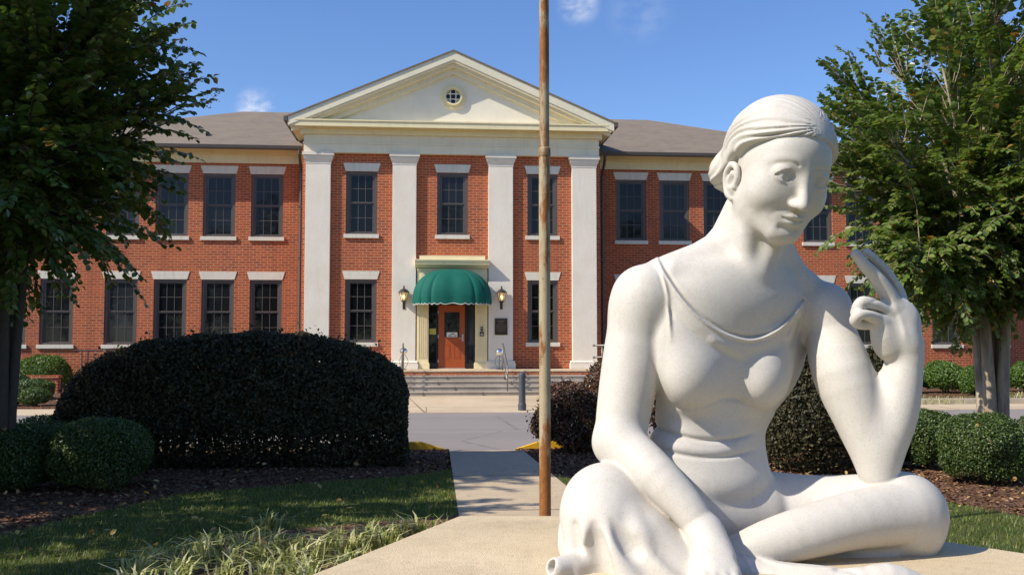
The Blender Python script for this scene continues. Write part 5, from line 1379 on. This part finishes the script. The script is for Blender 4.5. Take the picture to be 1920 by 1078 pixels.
def statue_mesh(h=.0026,only=None):
    G=statue_groups()
    if only: G=[G[i] for i in only]
    pn=np.array([0,math.sin(PITCH),math.cos(PITCH)])       # world up in the camera frame
    floor=PLINTH_Z-.006-EYE
    def total(P, act=None, tight=False):
        d=None
        for i,(g,k) in enumerate(G):
            if act is not None and i not in act: continue
            e=g(P,tight); d=e if d is None else smin(d,e,k)
        if d is None: d=np.full(len(P),1.0)
        return smax(d, floor-P@pn, .003)
    lo=np.minimum(Sculpt.P(1000,150,-330),Sculpt.P(1000,150,260)); hi=np.array([.0,0,0])
    cs=np.array([Sculpt.P(u,v,w) for u in (1005,1790) for v in (165,1150) for w in (-335,260)])
    lo=cs.min(0); hi=cs.max(0)
    B=4; C=16
    n=np.ceil((hi-lo)/(h*C)).astype(int)*C
    # level 1: coarse blocks
    def centers(idx,size): return lo+(idx+.5)*size*h
    I=np.stack(np.meshgrid(*[np.arange(m//C) for m in n],indexing='ij'),-1).reshape(-1,3)
    R1=C*h*.5*math.sqrt(3)
    Pc=centers(I,C); per=np.stack([g(Pc) for g,_ in G],1)
    dm=per.min(1); keep=(np.abs(dm)<R1+.055)|((dm<0)&(dm>-R1-.055))
    I=I[keep]; per=per[keep]; dm=dm[keep]
    val=np.full(n+1,1.0,np.float32)
    # inside blocks deep down get negative fill
    sgn=np.zeros(n//B,bool)
    offs=np.stack(np.meshgrid(*[np.arange(C//B)]*3,indexing='ij'),-1).reshape(-1,3)
    R2=B*h*.5*math.sqrt(3)
    lat=np.stack(np.meshgrid(*[np.arange(B+1)]*3,indexing='ij'),-1).reshape(-1,3)
    neg=[]
    allc=np.stack(np.meshgrid(*[np.arange(m//C) for m in n],indexing='ij'),-1).reshape(-1,3)[~keep]
    # group coarse blocks by their set of active groups
    act=per<(dm[:,None]+2*R1+.08)
    key=(act*(1<<np.arange(len(G)))[None]).sum(1)
    dall=np.full(tuple(n//C),1.0)
    for kk in np.unique(key):
        sel=np.nonzero(key==kk)[0]; A=[i for i in range(len(G)) if kk>>i&1]
        J=(I[sel][:,None]*(C//B)+offs[None]).reshape(-1,3)
        d=np.concatenate([total(centers(j,B),A) for j in np.array_split(J,max(1,len(J)//60000))])
        deep=d<-(R2+.012)
        for j in J[deep]: neg.append(j)
        J=J[np.abs(d)<=R2+.012]
        b4=J//24; J=J[np.lexsort((b4[:,2],b4[:,1],b4[:,0]))]; cut=np.nonzero((np.diff(J//24,axis=0)!=0).any(1))[0]+1
        for j in np.split(J,cut):
            if not len(j): continue
            g=(j[:,None]*B+lat[None]).reshape(-1,3)
            vv=total(lo+g*h,A,True)
            val[g[:,0],g[:,1],g[:,2]]=vv
    # fill deep interior blocks
    for j in neg:
        s=j*B; blk=val[s[0]:s[0]+B+1,s[1]:s[1]+B+1,s[2]:s[2]+B+1]; blk[blk==1.0]=-1.0
    dd=(G and np.stack([g(centers(allc,C)) for g,_ in G],1).min(1))
    for j in allc[dd<0]:
        s=j*C; blk=val[s[0]:s[0]+C+1,s[1]:s[1]+C+1,s[2]:s[2]+C+1]; blk[blk==1.0]=-1.0
    # surface nets
    ins=val<0
    c=[(i,j,k) for i in (0,1) for j in (0,1) for k in (0,1)]
    sl=lambda a,i,j,k: a[i:a.shape[0]-1+i, j:a.shape[1]-1+j, k:a.shape[2]-1+k]
    cnt=sum(sl(ins,*q).astype(np.uint8) for q in c)
    cell=np.argwhere((cnt>0)&(cnt<8))
    ids=np.full(cnt.shape,-1,np.int32); ids[cell[:,0],cell[:,1],cell[:,2]]=np.arange(len(cell))
    V8=np.stack([val[cell[:,0]+i,cell[:,1]+j,cell[:,2]+k] for i,j,k in c],1)
    acc=np.zeros((len(cell),3)); num=np.zeros(len(cell))
    for a in range(8):
        for b in range(a+1,8):
            if sum(x!=y for x,y in zip(c[a],c[b]))!=1: continue
            va=V8[:,a]; vb=V8[:,b]; m=(va<0)!=(vb<0)
            t=np.where(m,va/(va-vb+1e-20),0)
            pa=np.array(c[a],float); pb=np.array(c[b],float)
            acc+=np.where(m[:,None],pa+t[:,None]*(pb-pa),0); num+=m
    verts=lo+(cell+acc/num[:,None])*h
    faces=[]
    for ax in range(3):
        o1,o2=[(1,2),(2,0),(0,1)][ax]
        e=np.zeros(3,int); e[ax]=1
        a=ins; b=np.roll(ins,-1,ax)
        df=a!=b
        idx=[slice(None)]*3; idx[ax]=slice(0,-1); 
        q=np.argwhere(df[tuple(idx)])
        q=q[(q[:,o1]>0)&(q[:,o2]>0)&(q[:,o1]<ins.shape[o1]-1)&(q[:,o2]<ins.shape[o2]-1)]
        d1=np.zeros(3,int); d1[o1]=1; d2=np.zeros(3,int); d2[o2]=1
        g=lambda r: ids[r[:,0],r[:,1],r[:,2]]
        f=np.stack([g(q-d1-d2),g(q-d2),g(q),g(q-d1)],1)
        flip=~ins[q[:,0],q[:,1],q[:,2]]
        f[flip]=f[flip][:,::-1]
        faces.append(f)
    faces=np.concatenate(faces); faces=faces[(faces>=0).all(1)]
    M=np.array([list(_R),list(_F),list(_U)])              # camera frame -> world
    W=verts@M+np.array(list(EYEV))
    return W, faces
# ------------------------------------------------------------------ the statue itself
def marble():
    t=NT("weathered_white_marble"); p=t.pos(); n=t.noise(p,3.2,6,.6); f=t.noise(p,190,3,.7); sp=t.noise(p,420,2,.6); m=t.noise(p,22,5,.65)
    c=t.mix(t.ramp(n,[(.3,0.),(.7,1.)]),(.565,.528,.465),(.62,.588,.53))
    c=t.mix(t.ramp(m,[(.52,0.),(.8,.35)]),c,(.47,.42,.335))
    c=t.mix(t.ramp(sp,[(.56,0.),(.69,.5)]),c,(.34,.31,.28)); c=t.mix(t.ramp(f,[(.55,0.),(.71,.4)]),c,(.40,.365,.32))
    # grime settled in the creases: follows the carved shape, not the light
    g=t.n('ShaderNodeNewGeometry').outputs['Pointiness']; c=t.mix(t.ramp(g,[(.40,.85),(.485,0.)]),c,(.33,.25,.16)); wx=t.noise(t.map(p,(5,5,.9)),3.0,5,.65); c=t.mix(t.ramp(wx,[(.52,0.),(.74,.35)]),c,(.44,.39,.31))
    h=t.math('ADD',t.math('MULTIPLY',f,.6),t.math('MULTIPLY',m,.8)); t.bump(h,.16,.004)
    return t.set(c,.62,.35)
M['marble']=marble()
SV,SF=statue_mesh(.0026)
me=mesh_np('statue',SV,SF); stt=link_mesh('statue',me,M['marble'],None,True)
tag(stt,'white marble statue of a seated woman with two fingers raised beside her face','statue')
bits=[]
